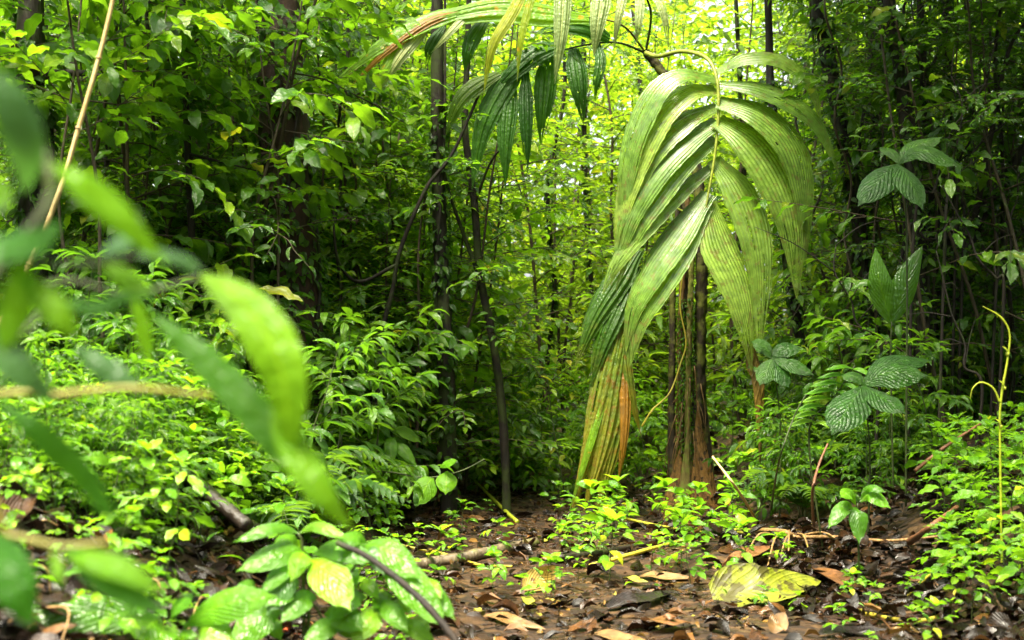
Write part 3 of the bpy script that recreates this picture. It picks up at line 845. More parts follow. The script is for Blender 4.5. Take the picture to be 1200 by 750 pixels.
# herbs
scatter(46, herb, (-20, 330), (4.6, 7.2), 'small wet-leaved herb on the overgrown bank below the saplings', 'herb', 'herbs on the overgrown bank', seed=16, gap=0.14, keep=off_path(0.95, 9), s=(0.6, 1.0))
scatter(24, herb, (300, 580), (6.6, 9.5), 'small wet-leaved herb along the far edge of the path below the low shrubs', 'herb', 'herbs along the far path edge', seed=17, gap=0.15, keep=off_path(0.62, 9), s=(0.55, 0.9))
scatter(34, herb, (1095, 1230), (4.4, 6.8), 'bright small-leaved herb on the slope around the curled yellow shoot', 'herb', 'herbs around the curled shoot', seed=18, gap=0.13, keep=off_path(9, 1.3), s=(0.5, 0.85))
scatter(9, herb, (850, 1080), (7.3, 8.8), 'dim small-leaved herb in the shade behind the exposed roots', 'herb', 'herbs behind the exposed roots', seed=19, gap=0.16, keep=off_path(9, 0.7), s=(0.6, 1.0))
scatter(36, seedling, (655, 880), (5.9, 8.6), 'tiny bright seedling at the foot of the palm stems', 'seedling', 'seedlings at the palm foot', seed=20, gap=0.08, s=(0.6, 1.7))
scatter(22, seedling, (420, 700), (5.0, 8.6), 'tiny bright seedling sprouting from the leaf litter of the path', 'seedling', 'seedlings on the path', seed=21, gap=0.12, s=(0.6, 1.2), keep=lambda x, y: abs(dpath(x, y)) < 0.9)
scatter(18, seedling, (880, 1150), (4.3, 6.2), 'tiny bright seedling beside the yellow fallen leaf and the roots', 'seedling', 'seedlings beside the fallen leaf', seed=22, gap=0.1, s=(0.5, 0.9), keep=lambda x, y: not (830 < px_of(x, y) < 965 and y < 5.2))
scatter(4, ferns, (930, 1060), (7.2, 8.0), 'small dark fern in the shade between the withered hanging leaf and the soil bank', 'fern', 'ferns by the soil bank', seed=23, gap=0.3, s=(0.55, 0.8))
scatter(6, ferns, (-20, 330), (5.4, 7.5), 'small fern among the herbs on the overgrown bank', 'fern', 'ferns on the overgrown bank', seed=24, gap=0.35, s=(0.7, 1.0))
scatter(5, ferns, (420, 560), (7.5, 9), 'small fern under the forked sapling at the path edge', 'fern', 'ferns under the forked sapling', seed=25, gap=0.3, keep=off_path(0.8, 9))

#@@SECTION trees
# ------------------------------------------------------------------ trees with crowns above the view
def crown_mb(seed, rad, hgt, n, leafL):
    g = np.random.default_rng(seed)
    mb = MB()
    nc = 22
    cc = g.normal(0, 1, (nc, 3)); cc = norm(cc) * (g.random((nc, 1)) ** 0.4) * np.array((rad, rad, hgt)) * 0.85
    k = g.integers(0, nc, n)
    P = cc[k] + g.normal(0, 1, (n, 3)) * np.array((rad, rad, hgt)) * 0.17
    a = g.uniform(0, 6.28, n)
    D = np.stack([np.cos(a), np.sin(a), g.normal(-0.3, 0.3, n)], -1)
    N = np.stack([g.normal(0, 0.4, n), g.normal(0, 0.4, n), np.ones(n)], -1)
    Ls = leafL * g.uniform(0.7, 1.3, n)
    leaves_mixed(mb, TS, P, D, N, Ls, Ls * 0.5, g.random(n))
    return mb, cc


CR = []
for s_ in (201, 202, 203):
    mb, cc = crown_mb(s_, 2.2, 1.3, 650, 0.17)
    me = mb.mesh('crown')
    me.materials.append(M['mid'])
    CR.append((me, cc))


def tree(name, label, pts, w_px, crown_at=None, mat='bark', cs=1.0, flare=1.5, branches=(), group=None, vines=0, seed=0, cat='tree'):
    """pts: (px, py, Y) up the trunk; the foot is brought down to the ground and the top up into the crown"""
    g = np.random.default_rng(seed)
    W = [at(*p) for p in pts]
    foot = W[0].copy()
    d = norm(W[0] - W[1])
    foot = W[0] + d * 0.2
    foot[2] = float(ground(foot[0], foot[1])) - 0.15
    root = empty(name, (foot[0], foot[1], foot[2] + 0.15), label, cat, group)
    org = np.array(root.location)
    top = W[-1] + norm(W[-1] - W[-2]) * np.array((0.6, 0.6, 1)) * 0.5
    if crown_at is not None:
        top = np.array((W[-1][0] + (W[-1][0] - W[0][0]) * 0.3, W[-1][1] + 0.1, crown_at))
    line = [foot] + W + [top]
    r = w_px / FPX * pts[0][2] / 2
    mb = MB()
    ln = np.array(line) - org
    tube(mb, ln, [r * flare, r * 1.05, r, r * 0.9, r * 0.6], 12, 60, rough=0.12)
    for bp in branches:
        B = np.array([at(*p[:3]) for p in bp['pts']]) - org
        tube(mb, B, [bp['w'] / FPX * bp['pts'][0][2] / 2, bp['w'] / FPX * bp['pts'][0][2] / 2 * bp.get('end', 0.4)], 7, 16, rough=0.1)
    if crown_at is not None:
        me, cc = CR[seed % 3]
        for k in range(0, len(cc), 2):
            e = cc[k] * cs + (top - org)
            s0 = top - org - np.array((0, 0, 0.9 * (k % 3) / 2))
            tube(mb, [s0, (s0 + e) / 2 + np.array((0, 0, 0.15)), e], [r * 0.35, 0.008], 5, 8)
    tr = mb.build('trunk', M[mat], root)
    if w_px > 9 or name == 'slim_tree':
        ms = MB()
        sp = spline(ln, 200)
        k = int(160 + 900 * (r / 0.1))
        ii = g.integers(6, 150, k)
        aa = g.uniform(0, 6.283, k)
        out = np.stack([np.cos(aa), np.sin(aa), np.zeros(k)], -1)
        P = sp[ii] + out * r * g.uniform(0.9, 1.35, (k, 1))
        Ls = g.uniform(0.025, 0.075, k)
        leaves_mixed(ms, TS, P, out * 0.6 - UP * 0.7 + g.normal(0, 0.35, (k, 3)), out + UP * 0.4 + g.normal(0, 0.2, (k, 3)), Ls, Ls * 0.55, g.random(k) * 0.8)
        ms.build('climber_foliage', M['deep'], root)
    if crown_at is not None:
        o = bpy.data.objects.new('crown', me)
        COL.objects.link(o)
        o.parent = root
        o.location = top - org
        o.scale = (cs, cs, cs)
        o.rotation_euler = (0, 0, g.uniform(0, 6.28))
    for k in range(vines):
        v = MB()
        a = g.uniform(0, 6.28)
        q = []
        for i in range(12):
            t = i / 11
            c0 = spline(ln, 60)[int(2 + t * 50)]
            q.append(c0 + np.array((math.cos(a + t * 5), math.sin(a + t * 5), 0)) * r * 1.12)
        tube(v, q, [0.012, 0.008], 6, 50)
        v.build('climbing_stem', M['bark_moss'], root)
    return root


tree('forest_tree', 'thick dark reddish-brown trunk wrapped in climbing stems, widest trunk of the wood', [(347, 385, 7.8), (338, 250, 7.8), (330, 60, 7.9), (328, -40, 8.0)], 58, 6.4, 'bark_red', 0.8, 1.4, vines=3, seed=1)
tree('forest_tree', 'very dark trunk half hidden by leaves behind the tan cane', [(42, 330, 6.6), (40, 150, 6.6), (36, 0, 6.6)], 36, 6.6, 'bark', 0.8, 1.4, vines=2, seed=2,
     branches=[dict(pts=[(42, 90, 6.6), (90, 85, 6.5), (140, 95, 6.4)], w=12)])
tree('forest_tree', 'mossy straight trunk standing just beside the forked sapling', [(524, 450, 8.5), (518, 330, 8.5), (514, 220, 8.5), (512, 0, 8.5)], 17, 7.4, 'bark_moss', 0.6, 1.3, vines=1, seed=3)
tree('forest_tree', 'slim dark trunk rising beside the palm frond, behind its outermost leaflet', [(940, 420, 9.4), (926, 330, 9.4), (916, 250, 9.4), (905, 120, 9.5), (900, 0, 9.6)], 11, 7.4, 'bark', 0.55, 1.3, seed=4)
tree('forest_tree', 'dark trunk leaning outward above the split-tipped leaf', [(1022, 400, 8.8), (1006, 260, 8.8), (985, 150, 8.8), (962, 30, 8.8), (956, -20, 8.8)], 16, 6.2, 'bark', 0.7, 1.3, vines=1, seed=5)
tree('forest_tree', 'thin pale-barked trunk glimpsed against the bright gap', [(1012, 300, 11), (1005, 160, 11), (993, 20, 11), (990, -40, 11)], 13, 7.6, 'bark_red', 0.6, 1.2, seed=6)
tree('forest_tree', 'thickest of the slim dark trunks, behind the veined three-leaf spray', [(1082, 420, 8.0), (1077, 300, 8.0), (1066, 180, 8.0), (1052, 60, 8.0), (1040, -30, 8.0)], 17, 5.6, 'bark', 1.0, 1.3, vines=2, seed=7)
tree('forest_tree', 'thin dark trunk close beside the thickest slim trunk', [(1098, 400, 8.6), (1094, 260, 8.6), (1084, 130, 8.6), (1078, -20, 8.7)], 10, 5.0, 'bark', 0.7, 1.2, seed=8)
tree('forest_tree', 'thin mossy trunk standing upright above the dark soil bank', [(1112, 420, 9.0), (1108, 300, 9.0), (1112, 150, 9.0), (1108, -20, 9.0)], 12, 5.2, 'bark_moss', 0.8, 1.2, seed=9)
tree('forest_tree', 'slanting forked dark trunk leaning out over the curled shoot', [(1112, 400, 8.2), (1130, 300, 8.2), (1160, 235, 8.2), (1205, 165, 8.2)], 13, None, 'bark', 0.8, 1.2, seed=10,
     branches=[dict(pts=[(1138, 280, 8.2), (1165, 140, 8.1), (1182, 60, 8.1), (1205, 20, 8.1)], w=8)])
tree('forest_tree', 'broad mossy shaded trunk behind the split-tipped leaf', [(1022, 430, 9.6), (1016, 330, 9.6), (1020, 200, 9.6), (1026, 0, 9.6)], 20, 6.6, 'bark_moss', 0.7, 1.3, seed=11)
tree('forked_sapling', 'slender bare sapling that forks in two stems at the end of the path', [(590, 500, 8.6), (578, 400, 8.6), (562, 320, 8.6), (556, 240, 8.6), (545, 150, 8.6), (548, 60, 8.6)], 9, None, 'bark_moss', 1, 1.2, seed=12, cat='sapling',
     branches=[dict(pts=[(566, 335, 8.6), (545, 280, 8.6), (525, 220, 8.55), (510, 150, 8.5)], w=6), dict(pts=[(556, 240, 8.6), (575, 190, 8.5), (600, 160, 8.4)], w=4)])
tree('slim_sapling', 'thin dark upright stem with side twigs beside the tan cane', [(226, 330, 7.2), (222, 220, 7.2), (217, 100, 7.2), (213, -30, 7.2)], 8, None, 'bark', 1, 1.2, seed=13, cat='sapling',
     branches=[dict(pts=[(220, 180, 7.2), (260, 190, 7.1), (300, 200, 7.0)], w=4), dict(pts=[(218, 80, 7.2), (185, 70, 7.1), (150, 110, 7.0)], w=4), dict(pts=[(216, 60, 7.2), (240, 40, 7.1), (270, 30, 7.0)], w=4)])
tree('leaning_sapling', 'crooked thin dark stem leaning between the thick trunk and the mossy trunk', [(445, 420, 8.2), (460, 340, 8.2), (470, 290, 8.2), (500, 220, 8.2), (530, 180, 8.2)], 5, None, 'bark', 1, 1.2, seed=14, cat='sapling',
     branches=[dict(pts=[(465, 310, 8.2), (420, 330, 8.2), (395, 300, 8.1), (390, 230, 8.1)], w=5)])
gl = np.random.default_rng(77)
def liana(px0, px1, Y, w, lab, grp):
    P = []
    for i in range(9):
        t = i / 8
        P.append(at(px0 + (px1 - px0) * t + gl.normal(0, 9), 470 - 520 * t, Y + gl.normal(0, 0.06)))
    P[0][2] = float(ground(P[0][0], P[0][1])) - 0.05
    P.append(P[-1] + np.array((0, 0, 0.6)))
    o_ = P[0].copy()
    mb = MB()
    tube(mb, np.array(P) - o_, [w / FPX * Y / 2, w / FPX * Y / 2.4], 6, 44, rough=0.15)
    tag(mb.build('liana', M['bark' if w > 3 else 'twig'], None, o_), lab, 'vine', grp)
for px0, px1, Y, w in ((180, 190, 7.6, 4), (150, 110, 7.9, 5), (262, 285, 8.0, 3), (395, 405, 8.6, 4), (430, 380, 9.0, 3), (100, 130, 8.4, 4), (300, 270, 9.6, 5), (205, 250, 9.0, 3)):
    liana(px0, px1, Y, w, 'thin dark liana hanging among the saplings around the thick trunk', 'lianas around the thick trunk')
for px0, px1, Y, w in ((1040, 1075, 8.3, 4), (1128, 1095, 8.8, 4), (1160, 1150, 8.5, 3), (985, 1030, 9.0, 5), (960, 945, 9.4, 3), (1185, 1170, 8.2, 5), (1070, 1030, 9.3, 4), (1010, 965, 8.2, 3), (1140, 1190, 9.2, 4)):
    liana(px0, px1, Y, w, 'thin dark liana hanging among the slim dark trunks', 'lianas among the slim trunks')
def bare_branch(lab, pts, w, tw):
    stick('bare_branch', lab, 'branch', pts, w, 'bark', 0.4, twigs=tw)
for k in range(16):
    px0, py0, Y = gl.uniform(1030, 1210), gl.uniform(200, 470), gl.uniform(7.2, 8.6)
    dx, dy = gl.uniform(-90, 90), gl.uniform(-170, -40)
    P = np.array([at(px0 + dx * t + gl.normal(0, 5), py0 + dy * t + 18 * math.sin(3 * t + k), Y + 0.1 * t) for t in np.linspace(0, 1, 6)])
    P = np.concatenate([[[P[0][0] - 0.05, P[0][1], float(ground(P[0][0], P[0][1])) - .05]], P])
    mb = MB()
    tube(mb, P - P[0], [0.009, 0.003], 6, 40, rough=0.15)
    for q in range(5):
        c0 = P[2 + q % 5]
        e = c0 + np.array((gl.normal(0, .22), gl.normal(0, .1), gl.uniform(-.1, .25)))
        tube(mb, [c0 - P[0], (c0 + e) / 2 - P[0] + np.array((0, 0, .03)), e - P[0]], [0.004, 0.0015], 5, 8)
    tag(mb.build('bare_stem', M['bark'], None, P[0]), 'thin crooked bare stem tangled among the slim dark trunks', 'branch', 'bare stems among the slim trunks')
# far slim trunks in the thicket
far_pts = [(640, 12.5, 5), (700, 13, 6), (455, 12, 7), (870, 12, 6), (760, 14, 6), (400, 11, 7), (250, 11, 10), (130, 11.5, 13), (1150, 11.5, 10), (1190, 10.5, 12), (950, 14, 8)]
for k, (px, Y, w) in enumerate(far_pts):
    tilt_ = random.Random(k).uniform(-25, 25)
    wb = [random.Random(k * 7 + q).uniform(-9, 9) for q in range(4)]
    tree('slim_tree', 'slim distant trunk rising through the thicket', [(px, 440, Y), (px + tilt_ * 0.2 + wb[0], 340, Y), (px + tilt_ * 0.5 + wb[1], 220, Y), (px + tilt_ * 0.8 + wb[2], 100, Y), (px + tilt_ + wb[3], -30, Y)], w, None, 'bark_moss' if k % 2 else 'bark', seed=30 + k, group='slim distant trunks in the thicket')

# the wood far behind, one mass of leaves with gaps of sky
fw = MB()
n = 90000
x, y = rng.uniform(-14, 14, n), rng.uniform(18, 29, n)
z = rng.uniform(0, 1, n) * (1.2 + 0.27 * y)
c_ = np.sin(0.9 * x + 1.3 * np.sin(0.7 * z)) * np.sin(1.1 * z + 0.8 * np.sin(0.9 * x + y * 0.3)) + 0.35 * np.sin(2.7 * x + z) * np.sin(2.3 * z)
gap = np.exp(-((x / y * FPX + 600 - 900) / 190) ** 2) * sstep(3.0, 6.0, z)
m = rng.random(n) < np.clip(0.66 + 0.75 * c_ - 1.0 * gap, 0.03, 1)
x, y, z = x[m], y[m], z[m]
k = len(x)
a = rng.uniform(0, 6.28, k)
Ls = rng.uniform(0.14, 0.34, k)
leaves_mixed(fw, TS, np.column_stack([x, y, z + ground(x, y) * 0.5]), np.stack([np.cos(a), np.sin(a), rng.normal(-0.3, 0.35, k)], -1), np.stack([rng.normal(0, .45, k), rng.normal(0, .45, k), np.ones(k)], -1), Ls, Ls * 0.5, rng.random(k))
tag(fw.build('far_forest', M['far']), kind='stuff')

# unseen wood behind and beside the tripod, added to block low sky fill
sw = MB()
n = 60000
x, y = rng.uniform(-13, 13, n), rng.uniform(-11, 12, n)
z = rng.uniform(0, 1, n) ** 0.8 * 7.5
m = (np.hypot(x, np.minimum(y, 2) - 2) > 4.6) & (np.abs(x) > 0.36 * np.maximum(y, 0) + 1.3) & (np.hypot(x * 0.8, np.minimum(y, 2) - 2) > 3.6 + 0.25 * np.sin(3 * x) + 0.2 * z * (y < 3))
m &= ~((x < 0) & (y > 0.5) & (z > 4.2))
x, y, z = x[m], y[m], z[m]
k = len(x)
a = rng.uniform(0, 6.28, k)
Ls = rng.uniform(0.18, 0.36, k)
leaves_mixed(sw, TS, np.column_stack([x, y, z + ground(x, y)]), np.stack([np.cos(a), np.sin(a), rng.normal(-0.3, 0.35, k)], -1), np.stack([rng.normal(0, .5, k), rng.normal(0, .5, k), np.ones(k)], -1), Ls, Ls * 0.5, rng.random(k))
n = 8500     # unseen loose leaves added overhead to shade the right of the path
x, y, z = rng.uniform(0.9, 5.0, n), rng.uniform(2.0, 9.0, n), rng.uniform(3.7, 5.8, n)
m = (np.sin(2.2 * x + 1.1 * y) * np.sin(1.6 * y - x) > -0.35)
x, y, z = x[m], y[m], z[m]
k = len(x)
a = rng.uniform(0, 6.28, k)
Ls = rng.uniform(0.14, 0.26, k)
leaves_mixed(sw, TS, np.column_stack([x, y, z]), np.stack([np.cos(a), np.sin(a), rng.normal(-0.3, 0.35, k)], -1), np.stack([rng.normal(0, .4, k), rng.normal(0, .4, k), np.ones(k)], -1), Ls, Ls * 0.5, rng.random(k))
tag(sw.build('unseen_shade_forest', M['deep']), kind='stuff')

#@@SECTION heroes
# ------------------------------------------------------------------ the palm
palm_foot = gpt(808, 606)
Yp = float(palm_foot[1])
Yf = Yp - 0.55
palm = empty('understory_palm', palm_foot, 'clustered palm with one great drooping pleated frond over the path', 'palm')
O = np.array(palm_foot)


def A(px, py, Y):
    return at(px, py, Y) - O


stems = [  # (points, width px, material)
    ([(816, 612, Yp), (818, 500, Yp), (821, 380, Yp), (822, 280, Yp), (812, 170, Yp + .05), (785, 100, Yp + .1), (757, 60, Yp + .1)], 15, 'palm_stem'),
    ([(809, 606, Yp - .03), (806, 480, Yp - .04), (808, 380, Yp - .04), (811, 300, Yp - .03), (815, 240, Yp)], 8, 'palm_moss'),
    ([(797, 604, Yp + .02), (797, 480, Yp + .02), (797, 380, Yp + .02), (803, 290, Yp + .03), (806, 230, Yp + .05)], 8, 'fibre'),
    ([(790, 600, Yp + .05), (787, 500, Yp + .06), (788, 400, Yp + .06), (789, 320, Yp + .06), (796, 220, Yp + .08)], 9, 'palm_stem'),
    ([(800, 604, Yp + .08), (803, 500, Yp + .08), (806, 400, Yp + .08), (800, 200, Yp + .1)], 12, 'palm_stem'),
]
for pts, w, m in stems:
    mb = MB()
    r = w / FPX * Yp / 2 * 0.86
    q = [A(*p) for p in pts]
    q[0] = q[0] - np.array((0, 0, 0.12))
    tube(mb, q, [r * 1.6, r * 1.05, r * 0.95, r * 0.8], 12, 110, rough=0.22)
    mb.build('stem', M[m], palm)
for k, (pts, w, m) in enumerate([([(832, 604, Yp - .06), (824, 575, Yp - .05), (815, 540, Yp - .04), (818, 470, Yp - .02)], 18, 'fibre'), ([(792, 600, Yp - .08), (800, 570, Yp - .06), (806, 530, Yp - .05)], 15, 'dead_fibre'),
                                 ([(838, 606, Yp - .02), (832, 540, Yp - .02), (826, 480, Yp - .02), (822, 400, Yp - .015)], 11, 'palm_stem'), ([(812, 616, Yp - .1), (808, 580, Yp - .08), (808, 545, Yp - .06)], 14, 'fibre'),
        ([(846, 612, Yp - .08), (832, 570, Yp - .08), (822, 520, Yp - .06), (818, 470, Yp - .05)], 20, 'sheath'), ([(778, 610, Yp - .06), (790, 570, Yp - .06), (797, 525, Yp - .05)], 18, 'sheath'), ([(824, 618, Yp - .13), (820, 580, Yp - .1), (814, 530, Yp - .08)], 20, 'sheath'), ([(796, 618, Yp - .13), (801, 575, Yp - .1), (806, 500, Yp - .07)], 13, 'palm_moss')]):
    mb = MB()
    ribbon(mb, [A(*p) for p in pts], w / FPX * Yp, (0.3 * (-1) ** k, -1, 0.2), ns=16, nc=9, pleats=4, amp=0.10, cup=0.35)
    mb.build('leaf_sheath', M[m], palm)


mb = MB()
for k in range(46):
    a0, zz = random.uniform(0, 6.28), random.uniform(0.12, 0.9)
    rr_ = 0.055 + random.uniform(0, .03)
    p0 = np.array((math.cos(a0) * rr_, math.sin(a0) * rr_, zz))
    ll = random.uniform(0.12, 0.35)
    p2 = np.array((math.cos(a0) * (rr_ + random.uniform(.01, .08)), math.sin(a0) * (rr_ + random.uniform(.01, .08)), max(0.0, zz - ll)))
    tube(mb, [p0, (p0 + p2) / 2 + np.array((math.cos(a0), math.sin(a0), 0)) * .015, p2], [0.004, 0.0015], 5, 8)
mb.build('fibre', M['fibre'], palm)
mb = MB()
k = 2200
ii, aa = rng.uniform(0, 1.0, k) ** 1.6 * 1.3, rng.uniform(0, 6.28, k)
rr_ = 0.052 + 0.03 * np.exp(-ii * 6)
P_ = np.stack([np.cos(aa) * rr_ - 0.012, np.sin(aa) * rr_, ii], -1)
out_ = np.stack([np.cos(aa), np.sin(aa), np.zeros(k)], -1)
leaves_mixed(mb, TS, P_, out_ * .5 - UP + rng.normal(0, .4, (k, 3)), out_ + UP * .3, rng.uniform(.012, .03, k), rng.uniform(.008, .016, k), rng.random(k))
mb.build('moss_foliage', M['mid'], palm)


def frond(label, rachis, rw, leaflets, mat, stem_mat='rachis', pl=12, pamp=0.011, cup=0.07, wk=1.32):
    mb = MB()
    q = [A(*p) for p in rachis]
    tube(mb, q, [rw, rw * 0.35], 7, 40)
    fr = mb.build('frond', M[stem_mat], palm)
    fr['label'] = label
    for lf in leaflets:
        pts, w = lf[0], lf[1]
        mm = lf[2] if len(lf) > 2 else mat
        nh = lf[3] if len(lf) > 3 else (0, -1, 0.45)
        b = MB()
        wid = w * wk / FPX * pts[len(pts) // 2][2]
        ribbon(b, [A(*p) for p in pts], wid, nh, ns=44, nc=4 * max(3, int(pl * min(1, w / 40))) + 1, pleats=max(3, int(pl * min(1, w / 40))), amp=pamp, cup=cup, ragged=0.08, torn=0.24, twist=random.uniform(-0.3, 0.3), r=random.random())
        b.build('leaflet', M[mm], fr)
    return fr


def dl(pts, y0, dip=0.10, tip=0.02):
    """pixel path with a depth: out of the rachis the blade comes forward and hangs"""
    n = len(pts)
    return [(p[0], p[1], y0 - dip * math.sin(math.pi * min(1, i / (n - 1) * 0.8)) + tip * i / (n - 1)) for i, p in enumerate(pts)]


F = Yf
frond('great drooping grey-green frond with broad pleated leaflets',
      [(757, 62, Yp + .05), (772, 66, Yp - .1), (800, 60, Yp - .3), (828, 68, F + .06), (840, 92, F - .02), (842, 130, F - .04), (838, 180, F - .055), (830, 228, F - .055), (823, 268, F - .04)], 0.015,
      [(dl([(838, 92), (800, 86), (768, 108), (742, 165), (731, 225), (727, 268)], F - .01), 30, 'palm', (-0.25, -1, 1.1)),
       (dl([(839, 104), (804, 108), (770, 140), (744, 195), (728, 250), (722, 305)], F), 34, 'palm', (-0.25, -1, 0.9)),
       (dl([(841, 124), (802, 142), (763, 180), (738, 235), (719, 318)], F), 27, 'palm', (-0.2, -1, 0.8)),
       (dl([(841, 142), (798, 168), (762, 208), (735, 262), (716, 335)], F - .02), 34, 'palm', (-0.2, -1, 0.8)),
       (dl([(839, 162), (796, 192), (762, 236), (738, 280), (722, 340)], F - .01), 32, 'palm', (-0.2, -1, 0.8)),
       (dl([(834, 196), (790, 230), (752, 270), (722, 310), (706, 345)], F - .01), 22, 'palm', (-0.2, -1, 0.6)),
       (dl([(830, 226), (796, 272), (764, 318), (742, 362), (733, 412)], F - .02), 34, 'palm', (-0.3, -1, 0.7)),
       (dl([(827, 244), (800, 292), (772, 338), (750, 378), (738, 430)], F - .03), 28, 'palm', (-0.3, -1, 0.7)),
       (dl([(840, 84), (875, 68), (918, 72), (950, 102), (964, 150)], F + .02), 19, 'palm', (0.1, -1, 0.9)),
       (dl([(842, 98), (890, 104), (935, 125), (962, 152), (984, 205)], F), 25, 'palm', (0.15, -1, 0.9)),
       (dl([(842, 118), (890, 132), (928, 170), (942, 225), (944, 310)], F - .01), 48, 'palm', (0.3, -1, 1.0)),
       (dl([(841, 140), (880, 164), (912, 210), (930, 268), (934, 350)], F - .02), 52, 'palm', (0.3, -1, 0.9)),
       (dl([(837, 186), (864, 220), (884, 270), (892, 330), (890, 420)], F - .01), 36, 'palm', (0.25, -1, 0.6)),
       (dl([(829, 236), (842, 285), (862, 330), (875, 380), (881, 435)], F - .02), 40, 'palm', (0.2, -1, 0.5))], 'palm')
G = Yp - 0.15
frond('yellowing frond hanging folded beside the palm stems, green above and tan at the tips',
      [(806, 250, Yp), (775, 240, G + .1), (752, 262, G), (738, 310, G - .02), (731, 370, G - .02), (727, 440, G - .02), (720, 490, G - .02)], 0.008,
      [(dl([(748, 292), (722, 330), (695, 375), (674, 430)], G), 30, 'palm_olive', (-0.2, -1, 0.1)),
       (dl([(740, 318), (722, 360), (704, 405), (690, 462)], G - .01), 26, 'palm_olive', (-0.2, -1, 0.1)),
       (dl([(742, 300), (750, 345), (744, 392), (736, 440)], G + .02), 18, 'palm_olive', (0.3, -1, 0.1)),
       (dl([(738, 330), (720, 400), (704, 470), (690, 530), (668, 606)], G - .02), 30, 'palm_yellow', (-0.25, -1, 0.05)),
       (dl([(734, 355), (722, 420), (712, 490), (700, 545), (684, 600)], G - .03), 28, 'palm_yellow', (-0.1, -1, 0.05)),
       (dl([(731, 380), (728, 440), (722, 500), (712, 550), (700, 600)], G - .01), 26, 'palm_yellow', (0.2, -1, 0.05)),
       (dl([(730, 360), (735, 420), (742, 470), (752, 512)], G - .01), 12, 'palm_yellow', (0.4, -1, 0.1)),
       (dl([(728, 400), (733, 450), (732, 510), (724, 570)], G - .03), 13, 'orange', (0.2, -1, 0.1)),
       (dl([(716, 430), (700, 490), (682, 550), (667, 600)], G - .045), 9, 'palm_arch', (-0.4, -1, 0.1))], 'palm_yellow', pl=7, pamp=0.05, cup=0.2, wk=1.15)
U = Yp - 0.1
frond('dark green frond with narrow hanging leaflets',
      [(757, 62, Yp + .1), (725, 50, U + .05), (690, 52, U), (650, 62, U - .05), (610, 82, U - .1), (575, 108, U - .12)], 0.008,
      [(dl([(618, 66), (585, 108), (564, 155), (553, 222)], U - .1), 24, 'palm_dark'), (dl([(600, 95), (595, 130), (592, 170), (592, 222)], U - .12), 19, 'palm_dark'),
       (dl([(616, 84), (616, 120), (617, 160), (618, 202)], U - .14), 14, 'palm_dark'), (dl([(644, 58), (640, 95), (637, 130), (634, 170)], U - .05), 21, 'palm_dark'),
       (dl([(672, 56), (676, 80), (680, 110), (684, 146)], U), 20, 'palm_dark'), (dl([(585, 86), (555, 102), (535, 125), (522, 160)], U - .12), 19, 'palm_dark'),
       (dl([(660, 52), (630, 60), (600, 85), (575, 112)], U - .08), 22, 'palm_dark'), (dl([(700, 50), (704, 70), (700, 95), (697, 118)], U), 11, 'palm_dark'),
       (dl([(715, 45), (690, 30), (660, 28), (625, 40)], U), 24, 'palm_dark')], 'palm_dark', 'green_stem', pl=7, pamp=0.04, cup=0.15)
V = Yp - 0.3
frond('yellow-green frond arching far out with orange edges',
      [(757, 62, Yp + .1), (730, 30, V + .1), (690, 20, V), (640, 12, V - .05), (580, 4, V - .1), (520, 16, V - .12), (460, 48, V - .15), (405, 92, V - .15)], 0.007,
      [(dl([(690, 20), (640, 14), (585, 8), (530, 18), (505, 30)], V - .1), 30, 'palm_arch', (0, -0.9, 0.6)), (dl([(560, 8), (500, 22), (440, 55), (385, 102)], V - .14), 24, 'palm_arch', (0, -0.9, 0.6)),
       (dl([(505, 20), (485, 45), (465, 72), (446, 105)], V - .15), 14, 'palm_pale'), (dl([(545, 12), (500, 26), (450, 62), (412, 100)], V - .16), 10, 'orange', (0, -1, 0.5)),
       (dl([(560, 8), (540, 22), (522, 42), (505, 62)], V - .12), 10, 'palm_pale'), (dl([(575, 14), (556, 40), (548, 62), (545, 84)], V - .05), 15, 'palm_dark'), (dl([(520, 30), (508, 46), (502, 60), (500, 78)], V - .05), 11, 'palm_dark'),
       (dl([(480, 42), (462, 62), (448, 88), (440, 120)], V - .15), 11, 'palm_arch')], 'palm_arch', 'palm_moss', pl=6, pamp=0.04, cup=0.2)
X_ = Yp - 0.6
frond('pale frond above the view with leaflets hanging into it',
      [(757, 62, Yp + .1), (762, 10, Yp - .1), (735, -30, X_ + .1), (690, -42, X_), (640, -36, X_), (600, -14, X_)], 0.008,
      [(dl([(662, -38), (660, 0), (657, 45), (650, 98)], X_), 17, 'palm_pale'), (dl([(706, -40), (705, -5), (700, 30), (696, 66)], X_), 19, 'palm_pale'), (dl([(625, -32), (600, 15), (577, 55), (567, 108)], X_), 12, 'palm_arch'),
       (dl([(748, -25), (750, 5), (748, 30), (746, 52)], X_ + .1), 9, 'palm_pale'), (dl([(728, -32), (730, -5), (724, 25), (719, 60)], X_ + .05), 9, 'palm_pale'), (dl([(640, -34), (622, 0), (610, 50), (606, 96)], X_ - .02), 8, 'palm_arch'),
       (dl([(760, -10), (772, 0), (780, 25), (784, 60)], X_ + .2), 9, 'palm_pale')], 'palm_pale', 'green_stem', pl=6, pamp=0.04, cup=0.15)
# the withered leaf tip hanging below the frond
mb = MB()
w0 = at(884, 414, F)
ribbon(mb, [at(*p) - w0 for p in [(881, 405, F), (886, 425, F), (893, 446, F - .01), (893, 495, F - .02), (891, 550, F - .02)]], 20 / FPX * F, (0.3, -1, 0.1), ns=24, nc=9, pleats=4, amp=0.12, cup=0.5, twist=0.8)
mb.build('withered_leaf', M['dead_fibre'], None, w0)
tag(bpy.data.objects['withered_leaf'], 'withered brown leaf hanging straight down from a frond tip', 'dead leaf')
